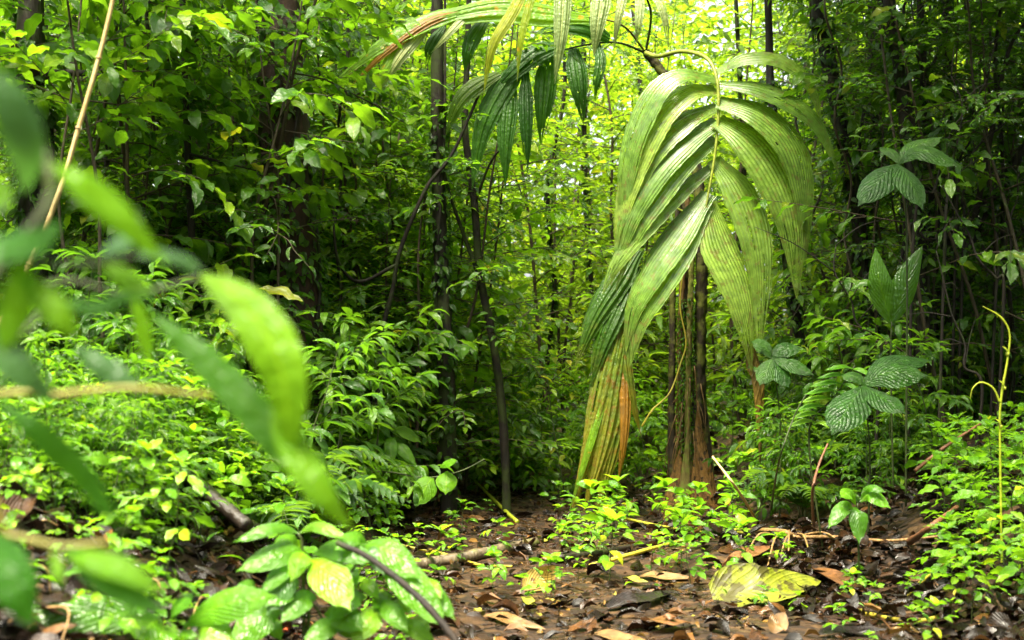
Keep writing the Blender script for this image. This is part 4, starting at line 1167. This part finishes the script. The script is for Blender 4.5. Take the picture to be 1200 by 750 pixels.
# the green twining stem beside the palm
mb = MB()
w0 = at(800, 400, Yp - .1)
tube(mb, [at(*p) - w0 for p in [(752, 500, Yp - .2), (765, 480, Yp - .2), (785, 460, Yp - .15), (798, 425, Yp - .1), (804, 400, Yp - .08), (797, 360, Yp - .06), (800, 320, Yp - .06)]], [0.006, 0.004], 6, 40)
o = mb.build('twining_vine', M['runner'], None, w0)
tag(o, 'yellow-green vine twining up the palm stems', 'vine')

#@@SECTION near
# ------------------------------------------------------------------ plants close to the lens, out of focus
def leaf_part(parent, org, pts, w_px, mat, nh=(0, -1, 0.6), prof='lance', cup=0.12, twist=0.0, name='leaf'):
    mb = MB()
    Y = pts[len(pts) // 2][2]
    ribbon(mb, [at(*p) - org for p in pts], w_px * (1.3 if prof == 'drip' and Y > 2 else 1.0) / FPX * Y, nh, prof=prof, ns=20, nc=7, cup=cup, twist=twist, ragged=0.05, r=random.uniform(0.15, 0.7))
    return mb.build(name, M[mat], parent)


def ground_root(px, Y):
    x = (px - 600) / FPX * Y
    return np.array((x, Y, float(ground(x, Y))))


org = ground_root(-60, 1.25)
pl_ = empty('tall_herb', org, 'blurred long-leaved herb close to the camera with one glowing yellow-green blade', 'herb')
mb = MB()
tube(mb, [(0, 0, -0.1), at(-50, 560, 1.25) - org, at(-20, 470, 1.25) - org, at(70, 462, 1.25) - org, at(150, 455, 1.25) - org, at(230, 462, 1.27) - org, at(275, 465, 1.28) - org], [0.005, 0.0033, 0.0028, 0.002], 8, 40)
mb.build('stem', M['near_stem'], pl_)
mb = MB()
tube(mb, [at(-30, 480, 1.25) - org, at(0, 380, 1.2) - org, at(70, 330, 1.2) - org, at(150, 345, 1.22) - org, at(235, 325, 1.25) - org], [0.003, 0.002], 8, 40)
mb.build('stem', M['green_stem'], pl_)
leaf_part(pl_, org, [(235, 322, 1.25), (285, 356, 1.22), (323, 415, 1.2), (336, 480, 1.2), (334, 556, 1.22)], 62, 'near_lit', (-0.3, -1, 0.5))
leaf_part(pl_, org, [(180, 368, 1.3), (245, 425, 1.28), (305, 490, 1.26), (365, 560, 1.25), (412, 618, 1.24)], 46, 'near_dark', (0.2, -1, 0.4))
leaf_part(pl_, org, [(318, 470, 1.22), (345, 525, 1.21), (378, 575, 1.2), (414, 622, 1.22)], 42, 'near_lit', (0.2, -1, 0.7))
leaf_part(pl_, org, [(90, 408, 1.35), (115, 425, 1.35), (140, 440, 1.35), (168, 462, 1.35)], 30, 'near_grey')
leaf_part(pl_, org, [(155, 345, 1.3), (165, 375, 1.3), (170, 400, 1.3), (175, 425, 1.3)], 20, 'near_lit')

org = ground_root(-120, 0.95)
pl_ = empty('tall_herb', org, 'blurred leafy shrub at the edge of view with broad grey-green and bright leaves', 'herb')
mb = MB()
tube(mb, [(0, 0, -0.1), at(-90, 500, .95) - org, at(-40, 380, .95) - org, at(10, 300, .95) - org, at(60, 225, .97) - org, at(30, 120, .98) - org], [0.006, 0.003], 8, 40)
tube(mb, [at(10, 300, .95) - org, at(90, 310, .98) - org, at(160, 300, 1.0) - org], [0.003, 0.002], 6, 20)
tube(mb, [at(-40, 380, .95) - org, at(20, 395, .98) - org, at(60, 350, 1.0) - org], [0.003, 0.002], 6, 20)
mb.build('stem', M['green_stem'], pl_)
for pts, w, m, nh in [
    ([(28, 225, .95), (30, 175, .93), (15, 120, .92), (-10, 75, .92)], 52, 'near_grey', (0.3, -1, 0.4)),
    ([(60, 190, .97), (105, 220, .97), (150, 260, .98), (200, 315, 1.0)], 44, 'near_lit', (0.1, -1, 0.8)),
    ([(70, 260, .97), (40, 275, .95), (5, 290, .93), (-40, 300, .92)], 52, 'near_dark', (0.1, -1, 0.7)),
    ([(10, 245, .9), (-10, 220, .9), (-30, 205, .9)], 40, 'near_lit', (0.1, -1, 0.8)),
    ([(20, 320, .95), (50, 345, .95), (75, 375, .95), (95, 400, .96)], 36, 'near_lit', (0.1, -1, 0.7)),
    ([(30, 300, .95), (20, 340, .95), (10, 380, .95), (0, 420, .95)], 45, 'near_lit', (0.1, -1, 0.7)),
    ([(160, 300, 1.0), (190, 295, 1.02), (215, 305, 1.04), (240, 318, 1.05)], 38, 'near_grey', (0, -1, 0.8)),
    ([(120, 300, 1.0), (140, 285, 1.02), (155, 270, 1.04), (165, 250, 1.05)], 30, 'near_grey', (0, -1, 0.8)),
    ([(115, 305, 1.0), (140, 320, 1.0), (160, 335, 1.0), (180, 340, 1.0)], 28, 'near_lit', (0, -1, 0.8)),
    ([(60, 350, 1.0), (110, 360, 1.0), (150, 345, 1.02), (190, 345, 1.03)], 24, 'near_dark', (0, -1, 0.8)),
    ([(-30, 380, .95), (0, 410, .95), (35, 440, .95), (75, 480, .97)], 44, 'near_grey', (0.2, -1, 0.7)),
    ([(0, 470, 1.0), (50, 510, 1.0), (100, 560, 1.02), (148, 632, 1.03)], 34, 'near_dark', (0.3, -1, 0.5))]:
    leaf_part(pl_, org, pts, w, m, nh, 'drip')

org = ground_root(-70, 1.15)
pl_ = empty('tall_herb', org, 'blurred low herb in the bottom corner with a two-toned blade on a yellow stem', 'herb')
mb = MB()
tube(mb, [(0, 0, -0.1), at(-30, 640, 1.15) - org, at(10, 628, 1.15) - org, at(70, 640, 1.15) - org, at(126, 636, 1.15) - org], [0.003, 0.0018], 8, 30)
mb.build('stem', M['near_stem'], pl_)
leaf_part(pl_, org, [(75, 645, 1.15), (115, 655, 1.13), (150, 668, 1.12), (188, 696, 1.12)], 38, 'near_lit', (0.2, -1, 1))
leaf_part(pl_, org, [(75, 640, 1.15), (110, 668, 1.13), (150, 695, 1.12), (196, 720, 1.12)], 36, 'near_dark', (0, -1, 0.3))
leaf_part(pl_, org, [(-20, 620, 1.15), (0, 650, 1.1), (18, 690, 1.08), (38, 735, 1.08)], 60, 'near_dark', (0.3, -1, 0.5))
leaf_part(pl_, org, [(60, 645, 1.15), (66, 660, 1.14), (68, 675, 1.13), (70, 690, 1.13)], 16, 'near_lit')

# wet broad-leaved herb at the near edge of the path, and the one beside it
def leafy(label, base_px, base_Y, lvs, stems_, name='broadleaf_herb', mat='herb', prof='drip', cat='herb', cup=0.1):
    org = ground_root(base_px, base_Y)
    root = empty(name, org, label, cat)
    mb = MB()
    for s_ in stems_:
        tube(mb, [at(*p) - org if len(p) == 3 and p[1] > -900 and p[2] > 1 else np.array(p) for p in s_], [0.0055, 0.0025], 6, 20)
    mb.build('stem', M['green_stem'], root)
    for lf in lvs:
        p, w = lf[0], lf[1]
        nh = lf[2] if len(lf) > 2 else (0, -0.75, 1)
        leaf_part(root, org, p, w, lf[3] if len(lf) > 3 else mat, nh, prof, cup)
    return root


Z0 = (0, 0, -0.05)
Yh, Yh2 = 3.35, 3.0
def L2(x0, y0, x1, y1, w, Y=Yh, dy=-0.08, sag=10, nh=(0, -1, 0.75), m='herb'):
    if Y == Yh or Y == Yh2:
        x1, y1 = x0 + (x1 - x0) * 1.3, y0 + (y1 - y0) * 1.15 + 3
    xm, ym = (x0 + x1) / 2, (y0 + y1) / 2 - sag
    return ([(x0, y0, Y), ((x0 + xm) / 2, (y0 + ym) / 2 - sag * 0.5, Y + dy * 0.3), (xm, ym, Y + dy * 0.6), ((xm + x1) / 2, (ym + y1) / 2, Y + dy * 0.8), (x1, y1, Y + dy)], w, nh, m)


leafy('wet bright herb with broad glossy leaves at the near edge of the path', 360, Yh,
      [L2(363, 652, 296, 665, 26), L2(360, 650, 345, 676, 20, m='near_lit'), L2(362, 656, 400, 706, 38, dy=-.15), L2(366, 650, 425, 655, 24), L2(350, 665, 316, 690, 18),
       L2(345, 668, 320, 712, 30, m='near_grey'), L2(340, 690, 318, 706, 34), L2(372, 700, 338, 724, 24), L2(330, 716, 282, 752, 34), L2(350, 625, 290, 632, 14), L2(350, 625, 395, 628, 13),
       L2(425, 640, 478, 672, 30, dy=-.1), L2(430, 636, 400, 642, 18), L2(440, 650, 505, 725, 34, dy=-.15), L2(432, 642, 446, 668, 22, m='near_grey'), L2(490, 690, 524, 720, 18), L2(492, 690, 512, 698, 16),
       L2(430, 700, 395, 722, 22), L2(450, 720, 420, 748, 26), L2(380, 720, 415, 735, 28), L2(440, 712, 470, 735, 20), L2(460, 735, 500, 752, 18), L2(405, 735, 365, 752, 22)]
      + [L2(a_, b_, a_ + c_, b_ + d_, 15, Yh + 0.05) for a_, b_, c_, d_ in ((420, 690, -26, 14), (420, 690, 24, 12), (460, 705, 22, 16), (460, 705, -24, 10), (400, 672, 20, 14), (350, 690, -26, 8), (390, 740, -24, 8), (390, 740, 26, 10), (445, 670, 24, 8), (310, 735, -30, 6), (310, 735, 20, 16), (480, 735, 24, 8), (415, 655, 28, -6), (350, 640, -30, 2), (470, 680, 30, 4), (300, 690, -24, 12))],
      [[Z0, (362, 700, Yh), (361, 652, Yh)], [Z0, (400, 700, Yh), (432, 642, Yh)], [Z0, (380, 740, Yh), (345, 690, Yh)], [Z0, (440, 725, Yh), (490, 690, Yh)], [Z0, (355, 660, Yh), (350, 625, Yh)]])
Yh2 = 3.0
leafy('wet herb with wide crinkled leaves in the bottom corner under the blurred blades', 170, Yh2,
      [L2(190, 728, 18, 728, 44, Yh2), L2(215, 735, 300, 700, 36, Yh2), L2(190, 730, 160, 760, 46, Yh2, m='near_lit'), L2(200, 725, 215, 712, 24, Yh2), L2(110, 735, 60, 765, 40, Yh2), L2(230, 735, 262, 760, 30, Yh2), L2(195, 735, 185, 765, 34, Yh2)],
      [[Z0, (200, 745, Yh2), (195, 728, Yh2)], [Z0, (150, 760, Yh2), (110, 735, Yh2)]])

# herb with drooping tuft, the two bright heart leaves, the small dark-leaved sprig
Yq = 7.6
lv = []
for a_ in range(14):
    an = a_ * 2.4
    t = a_ / 14
    x0, y0 = 456 + 4 * math.cos(an), 505 + 45 * t
    lv.append(L2(x0, y0, x0 + 34 * math.cos(an), y0 + 14 + 20 * abs(math.sin(an)), 12, Yq, dy=0.1 * math.sin(an), sag=5))
leafy('tufted herb with drooping pointed leaves at the far edge of the path', 456, Yq, lv, [[Z0, (456, 540, Yq), (456, 500, Yq)]])
Yq = 6.9
leafy('thin leaning stem with two bright heart-shaped leaves over the path', 440, Yq,
      [L2(508, 560, 488, 594, 22, Yq, sag=4, nh=(0.1, -1, 0.4), m='near_lit'), L2(524, 552, 522, 580, 20, Yq, sag=2, nh=(0, -1, 0.4), m='near_lit'), L2(515, 548, 536, 540, 10, Yq, sag=2)],
      [[Z0, (430, 558, Yq), (500, 560, Yq), (540, 552, Yq), (568, 538, Yq)]])
Yq = 5.6
leafy('small sprig of four dark glossy leaves behind the exposed roots', 1005, Yq,
      [L2(1003, 592, 985, 583, 14, Yq), L2(1008, 588, 1044, 596, 15, Yq), L2(1000, 596, 970, 620, 15, Yq, nh=(-.4, -1, .5)), L2(1006, 598, 1007, 638, 18, Yq, nh=(0, -1, .4)), L2(1008, 586, 1038, 577, 9, Yq)],
      [[Z0, (1006, 620, Yq), (1005, 590, Yq)]], mat='deep')

# melastome sprays with strongly veined leaves
def spray(label, cx, cy, Y, tips, w, foot_px, mat='melast'):
    lv = [L2(cx, cy, tx, ty, w * k * 0.8, Y, dy=d, sag=sg, nh=nh, m=mat) for tx, ty, k, d, sg, nh in tips]
    return leafy(label, foot_px, Y + 0.05, lv, [[Z0, ((cx + foot_px) / 2 + 6, cy + 80, Y + .05), (cx, cy, Y)]], name='veined_shrub', cat='shrub')


spray('dark veined spray of large leaves held in front of the slim trunks', 1053, 192, 6.6, [(1128, 196, 1.0, -.1, 16, (0, -.8, 1)), (1005, 242, 1.1, -.15, 4, (-.4, -1, .7)), (1082, 246, 1.05, -.2, 4, (.3, -1, .6)), (1105, 160, .8, .1, 8, (0, -.6, 1)), (1030, 172, .5, .1, 6, (0, -.7, 1))], 36, 1060)
spray('dark veined spray of large leaves low above the soil bank', 1012, 452, 6.2, [(1092, 422, .9, .1, 14, (0, -.7, 1)), (1088, 440, 1.15, -.05, 10, (0.1, -.9, .9)), (974, 510, 1.3, -.2, 2, (-.4, -1, .6)), (1062, 485, .9, -.2, 0, (.3, -1, .4)), (985, 440, .6, .05, 6, (0, -.7, 1))], 38, 1015)
spray('small dim veined spray beside the withered hanging leaf', 905, 420, 7.4, [(880, 400, 1, 0, 6, (0, -.8, .8)), (940, 408, 1, 0, 6, (0, -.8, .8)), (890, 452, 1, -.1, 0, (-.2, -1, .5)), (925, 455, 1, -.1, 0, (.2, -1, .5)), (955, 440, .8, -.1, 2, (.2, -1, .5))], 24, 912)
Yb = 6.9
leafy('upright split-tipped leaf on a dark stem in front of the shaded trunks', 1046, Yb,
      [([(1045, 380, Yb), (1036, 350, Yb - .02), (1030, 325, Yb - .03), (1026, 290, Yb)], 30, (-0.3, -1, .25), 'mid'), ([(1045, 380, Yb), (1056, 350, Yb - .02), (1066, 322, Yb - .02), (1081, 288, Yb)], 32, (0.1, -1, .25), 'mid'), ([(1030, 345, Yb), (1020, 330, Yb), (1010, 330, Yb), (996, 340, Yb)], 15, (0, -.7, 1), 'mid')],
      [[Z0, (1044, 430, Yb), (1045, 375, Yb)]], name='split_leaf_palm', cat='palm', prof='lance', cup=0.2)

# the pinnate leaf with a row of pale leaflets
Yn = 6.4
lv = []
for k in range(8):
    t = k / 7
    cx, cy = 1000 - 44 * t, 432 + 62 * t
    lv.append(L2(cx, cy, cx - 34 - 6 * math.sin(t * 3), cy + 2 + 5 * t, 10, Yn, dy=-.08, sag=4, nh=(0, -.6, 1)))
    lv.append(L2(cx, cy, cx + 28, cy + 12, 10, Yn, dy=-.05, sag=3, nh=(0, -.6, 1)))
leafy('pinnate leaf with two rows of pale shining leaflets under the veined spray', 965, Yn, lv, [[Z0, (948, 510, Yn), (975, 470, Yn), (1002, 428, Yn)]], name='pinnate_seedling', mat='melast', prof='ovate', cat='seedling')

# curled yellow shoot
Ys = 5.3
org = ground_root(1172, Ys)
sh = empty('curled_shoot', org, 'tall yellow-green shoot with a hooked tip on the slope', 'shoot')
mb = MB()
tube(mb, [(0, 0, -.05), at(1172, 520, Ys) - org, at(1173, 470, Ys) - org, at(1181, 420, Ys) - org, at(1183, 390, Ys) - org, at(1172, 371, Ys) - org, at(1152, 359, Ys) - org], [0.0046, 0.0038, 0.0046, 0.0034, 0.0038, 0.001], 8, 70, rough=0.18)
for py_k in (500, 455, 415):
    q0 = at(1173 if py_k > 460 else 1177 if py_k > 430 else 1181, py_k, Ys) - org
    tube(mb, [q0 - UP * .006, q0 + UP * .006], [0.007, 0.007], 8, 3)
    leaves(mb, TL[0], [q0], [np.array((-.5, -.3, .8))], [np.array((1., -1, .3))], [0.04], [0.012], [0.5])
mb.build('stem', M['shoot'], sh)
mb = MB()
tube(mb, [at(1172, 472, Ys) - org, at(1164, 455, Ys) - org, at(1150, 448, Ys) - org, at(1140, 455, Ys) - org, at(1137, 468, Ys) - org], [0.004, 0.003, 0.001], 6, 24)
mb.build('tendril', M['shoot'], sh)

# tan cane
Yc = 3.9
org = at(66, 235, Yc)
mb = MB()
q = [np.array((-0.42, 0.0, float(ground(org[0] - .42, Yc)) - org[2] - .05)), at(20, 340, Yc) - org, at(66, 235, Yc) - org, at(95, 140, Yc) - org, at(118, 60, Yc) - org, at(137, -20, Yc) - org]
c = tube(mb, q, [0.0085, 0.0066, 0.0058], 8, 60)
for f_ in (14, 27, 34, 46):
    tube(mb, [c[f_], c[f_] + (c[f_ + 1] - c[f_]) * 0.2], [0.009, 0.009], 8, 3)
o = mb.build('cane', M['cane'], None, org)
tag(o, 'tan cane slanting upward through the leaves', 'cane')

#@@SECTION litter
# ------------------------------------------------------------------ sticks, roots, runners
def stick(name, label, cat, pts, w_px, mat, end=0.6, n=30, rough=0.12, group=None, twigs=()):
    P = np.array([p if isinstance(p, np.ndarray) else at(*p) for p in pts])
    org = P[0].copy()
    mb = MB()
    r = w_px / FPX * P[len(P) // 2][1] / 2
    tube(mb, P - org, [r, r * end], 9, n, rough=rough)
    for tw in twigs:
        T = np.array([p if isinstance(p, np.ndarray) else at(*p) for p in tw]) - org
        tube(mb, T, [r * 0.5, r * 0.2], 6, 14)
    return tag(mb.build(name, M[mat], None, org), label, cat, group)


stick('fallen_branch', 'wet grey-brown branch lying across the path', 'branch', [gpt(478, 664, .03), gpt(520, 658, .035), gpt(570, 648, .035), gpt(628, 636, .03)], 15, 'path_wood', 0.85)
stick('fallen_branch', 'darker thin branch on the litter below the palm, in line with the grey one', 'branch', [gpt(655, 655, .03), gpt(720, 645, .03), gpt(800, 628, .03)], 9, 'wet_wood', 0.7)
stick('fallen_pole', 'dark wet pole slanting down the overgrown bank', 'branch', [(196, 538, 4.75), (240, 575, 4.6), (290, 617, 4.45)], 17, 'wet_wood', 1.0)
stick('fallen_pole', 'short dark wet pole sloping up on the bank below the blurred blade', 'branch', [(104, 562, 4.5), (135, 545, 4.6), (168, 524, 4.75)], 13, 'wet_wood', 0.8)
stick('fallen_pole', 'dark stem arching over the near wet herb', 'branch', [(395, 636, 3.2), (430, 652, 3.15), (470, 682, 3.1), (505, 715, 3.05), (545, 765, 3.0)], 7, 'bark', 1.3)
stick('dead_stick', 'reddish dead stick leaning up the soil bank', 'stick', [(1072, 552, 6.2), (1110, 522, 6.2), (1150, 496, 6.3)], 5, 'red_stick')
stick('dead_stick', 'thick reddish stick lying at the foot of the slope', 'stick', [gpt(1066, 636, .03), (1090, 618, 5.6), (1122, 594, 5.8)], 9, 'red_stick')
stick('dead_stick', 'thin upright red-brown stick behind the exposed roots', 'stick', [gpt(954, 622, .0), (952, 580, 6.0), (958, 550, 6.0), (970, 520, 6.05)], 4, 'red_stick')
stick('dead_stick', 'thin pale stick leaning beside the palm foot', 'stick', [gpt(888, 612, .0), (865, 575, 6.2), (835, 535, 6.3)], 4, 'cane')
stick('green_stalk', 'thin pale green stalk leaning in front of the ferns', 'stalk', [gpt(903, 604, .0), (912, 545, 6.1), (930, 490, 6.1), (945, 462, 6.1)], 2.6, 'green_stem')
stick('green_stalk', 'pale green jointed stalk lying slantwise on the path', 'stalk', [gpt(606, 612, .02), gpt(585, 592, .05), gpt(553, 560, .08)], 5, 'shoot', 0.6)
stick('dead_stick', 'pale thin stick lying at the far end of the path', 'stick', [gpt(480, 553, .05), gpt(540, 543, .06), gpt(600, 527, .08)], 5, 'path_wood')
stick('creeping_runner', 'yellow creeping stem crossing the litter before the fallen branch', 'vine', [gpt(470, 640, .02), gpt(520, 650, .025), gpt(560, 662, .02), gpt(600, 664, .02)], 5, 'runner')
stick('creeping_runner', 'pair-thin yellow creeping stem below the palm, longest on the path', 'vine', [gpt(690, 664, .02), gpt(740, 650, .04), gpt(790, 636, .03), gpt(850, 622, .04), gpt(920, 622, .05)], 5, 'runner')
stick('creeping_runner', 'yellow creeping stem trailing away from the palm foot', 'vine', [gpt(715, 604, .04), gpt(770, 616, .04), gpt(830, 625, .04), gpt(870, 624, .05)], 4, 'runner')
stick('creeping_runner', 'yellow-green creeper curving past the yellow fallen leaf', 'vine', [gpt(930, 697, .03), gpt(990, 713, .02), gpt(1050, 726, .02), gpt(1095, 725, .03), gpt(1112, 710, .05), gpt(1120, 692, .08)], 6, 'runner')
stick('creeping_runner', 'brown creeping root crossing in front of the soil bank', 'vine', [gpt(925, 630, .05), gpt(985, 630, .05), gpt(1040, 634, .04), gpt(1110, 628, .05)], 5, 'root')
stick('creeping_runner', 'yellowish creeper climbing from the litter up the slope', 'vine', [gpt(1060, 700, .03), gpt(1100, 665, .06), gpt(1140, 640, .08), gpt(1165, 625, .1)], 5, 'runner')
rt = empty('exposed_root', gpt(920, 626, .05), 'pale exposed root with claw-like rootlets beside the yellow fallen leaf', 'root')
og = np.array(rt.location)
mb = MB()
tube(mb, [gpt(865, 622, .05) - og, gpt(895, 622, .06) - og, gpt(920, 624, .07) - og, gpt(938, 634, .05) - og], [0.008, 0.014, 0.012, 0.006], 8, 26, rough=0.1)
mb.build('main_root', M['root'], rt)
for q in ([(925, 622), (923, 645), (924, 668)], [(905, 626), (890, 645), (872, 655)], [(935, 626), (945, 640), (952, 662)], [(915, 626), (908, 646), (898, 672)], [(940, 628), (965, 638), (1000, 650)], [(930, 626), (918, 650), (912, 664)]):
    mb = MB()
    p0, p2 = gpt(*q[0], .06), gpt(*q[2], .0)
    p1 = (p0 + p2) / 2 + np.array((0, 0, .05))
    tube(mb, [p0 - og, p1 - og, p2 - og], [0.006, 0.003], 6, 16, rough=0.1)
    mb.build('rootlet', M['root'], rt)

gr = random.Random(5)
for k in range(9):
    px, py = gr.uniform(-10, 250), gr.uniform(610, 720)
    a_ = gpt(px, py, .03)
    b_ = gpt(px + gr.uniform(-70, 70), py + gr.uniform(10, 50), .02)
    c_ = (a_ + b_) / 2 + np.array((gr.uniform(-.05, .05), 0, gr.uniform(.02, .07)))
    stick('dead_stick', 'thin tan root or twig lying on the dark foot of the bank', 'stick', [a_, c_, b_], 3.5, 'root', 0.5, group='tan twigs at the foot of the bank')
# single large fallen leaves
def fallen(label, x0, y0, x1, y1, w_px, mat, prof='ovate', up=0.03, mid=0.05, end=0.02, cup=-0.08, nh=(0, -.3, 1), tw=0.0):
    a, b = gpt(x0, y0, up), gpt(x1, y1, end)
    c = gpt((x0 + x1) / 2, (y0 + y1) / 2, mid)
    org = c.copy()
    mb = MB()
    ribbon(mb, [a - org, (a + c) / 2 - org + np.array((0, 0, .01)), c - org, (c + b) / 2 - org, b - org], w_px / FPX * c[1], nh, prof=prof, ns=22, nc=11, cup=cup, twist=tw, ragged=0.08, r=random.random())
    return tag(mb.build('fallen_leaf', M[mat], None, org), label, 'fallen leaf')


fallen('large yellow-green fallen leaf with dark blotches on the litter', 836, 704, 962, 682, 72, 'dead_yellow', 'heart', .015, .06, .04, -.2, (0.1, -.8, 1), 0.2)
fallen('broad brown fallen leaf beside the yellow blotched one', 950, 668, 1030, 700, 26, 'dead_brown', 'ovate', .05, .06, .02, -.15)
fallen('curled reddish-brown fallen leaf under the pale exposed root', 846, 664, 905, 640, 30, 'dead_brown', 'ovate', .03, .06, .04, -.2)
fallen('black wet shining fallen leaf on the mud', 712, 712, 796, 692, 30, 'dead_black', 'ovate', .03, .04, .03, -.12)
fallen('flat brown fallen leaf just in front of the black shining one', 755, 728, 812, 730, 34, 'dead_brown', 'ovate', .03, .05, .02, -.1)
fallen('olive-yellow fallen leaf standing half upright on the path', 614, 692, 656, 664, 30, 'dead_olive', 'ovate', .03, .06, .12, -.1, (0.3, -1, .4))
fallen('dull olive fallen leaf lying flat beside the upright one', 625, 706, 668, 706, 17, 'dead_olive', 'ovate', .02, .03, .02)
fallen('tan fallen leaf reaching the bottom edge of the path', 567, 722, 640, 738, 24, 'dead_tan', 'ovate', .02, .03, .02)
fallen('pale lime fallen leaf below the palm', 732, 678, 760, 682, 13, 'dead_lime', 'ovate', .03, .04, .03)
fallen('long pale tan fallen leaf behind the black shining one', 748, 676, 815, 678, 22, 'dead_tan', 'ovate', .02, .03, .03)
fallen('small orange-tan fallen leaf standing up below the yellow blotched one', 906, 742, 920, 718, 24, 'dead_tan', 'ovate', .02, .05, .08, -.1, (0, -1, .5))
fallen('long dark brown fallen leaf at the bottom edge', 960, 744, 1040, 738, 24, 'dead_black', 'ovate', .02, .03, .03)
fallen('dark curved dead leaf at the foot of the slope', 1075, 706, 1135, 722, 28, 'dead_black', 'ovate', .04, .06, .02)
fallen('small red fallen leaf under the near wet herb', 330, 742, 352, 744, 11, 'dead_red', 'round', .04, .05, .04)
fallen('small round yellow fallen leaf on the mud', 556, 716, 568, 716, 8, 'dead_lime', 'round', .02, .03, .02)
fallen('round yellow-olive fallen leaf touching the upright olive one', 613, 700, 628, 712, 14, 'dead_lime', 'round', .03, .04, .02)
fallen('rust-brown fallen leaf at the far end of the path under the heart leaves', 498, 580, 540, 582, 22, 'dead_brown', 'round', .05, .08, .04, -.2, (0, -1, .6))
fallen('yellow curled dead leaf at the palm foot', 698, 590, 716, 606, 16, 'dead_yellow', 'ovate', .04, .08, .04, -.3, (0, -1, .4))
fallen('tan fallen leaf in the bottom middle of the path', 690, 744, 760, 752, 26, 'dead_tan', 'ovate', .02, .03, .02)

#@@SECTION camera
# ------------------------------------------------------------------ light, sky, camera
SUN_EL, SUN_AZ = R(68), R(-150)     # high, through the gap over the path
w = bpy.data.worlds.new('World')
scene.world = w
w.use_nodes = True
nt = w.node_tree
sky = nt.nodes.new('ShaderNodeTexSky')
sky.sky_type = 'NISHITA'
sky.sun_disc = False
sky.sun_elevation = SUN_EL
sky.sun_rotation = SUN_AZ
sky.air_density = 1.0
sky.dust_density = 5.0
sky.ozone_density = 0.6
bg = nt.nodes['Background']
bg.inputs[1].default_value = 0.075
hs = nt.nodes.new('ShaderNodeHueSaturation')   # a thin white overcast
hs.inputs['Saturation'].default_value = 0.3
nt.links.new(sky.outputs[0], hs.inputs['Color'])
nt.links.new(hs.outputs[0], bg.inputs[0])
sd = bpy.data.lights.new('sun', 'SUN')
sd.energy = 3.6
sd.angle = R(28)
sd.color = (1.0, 0.92, 0.71)
so = bpy.data.objects.new('sun', sd)
COL.objects.link(so)
dirn = Vector((math.sin(SUN_AZ) * math.cos(SUN_EL), math.cos(SUN_AZ) * math.cos(SUN_EL), math.sin(SUN_EL)))
so.rotation_euler = dirn.to_track_quat('Z', 'Y').to_euler()
so.location = (3, 20, 20)

cd = bpy.data.cameras.new('camera')
cam = bpy.data.objects.new('camera', cd)
COL.objects.link(cam)
cam.location = (0, 0, CAM_H)
cam.rotation_euler = (R(90) + PITCH, 0, 0)
cd.lens = 50.0
cd.sensor_width = 36.0
cd.clip_start, cd.clip_end = 0.05, 500
cd.dof.use_dof = True
cd.dof.focus_distance = 7.4
cd.dof.aperture_fstop = 4.0
cd.dof.aperture_blades = 0
scene.camera = cam
vs = scene.view_settings
vs.view_transform = 'Standard'
vs.look = 'None'
vs.exposure = 2.97
vs.gamma = 1.0
vs.use_curve_mapping = False
cy = scene.cycles
cy.use_denoising = True
cy.max_bounces = 7
cy.diffuse_bounces = 4
cy.glossy_bounces = 2
cy.transmission_bounces = 4
cy.transparent_max_bounces = 4
cy.sample_clamp_indirect = 6
cy.caustics_reflective = False
cy.caustics_refractive = False
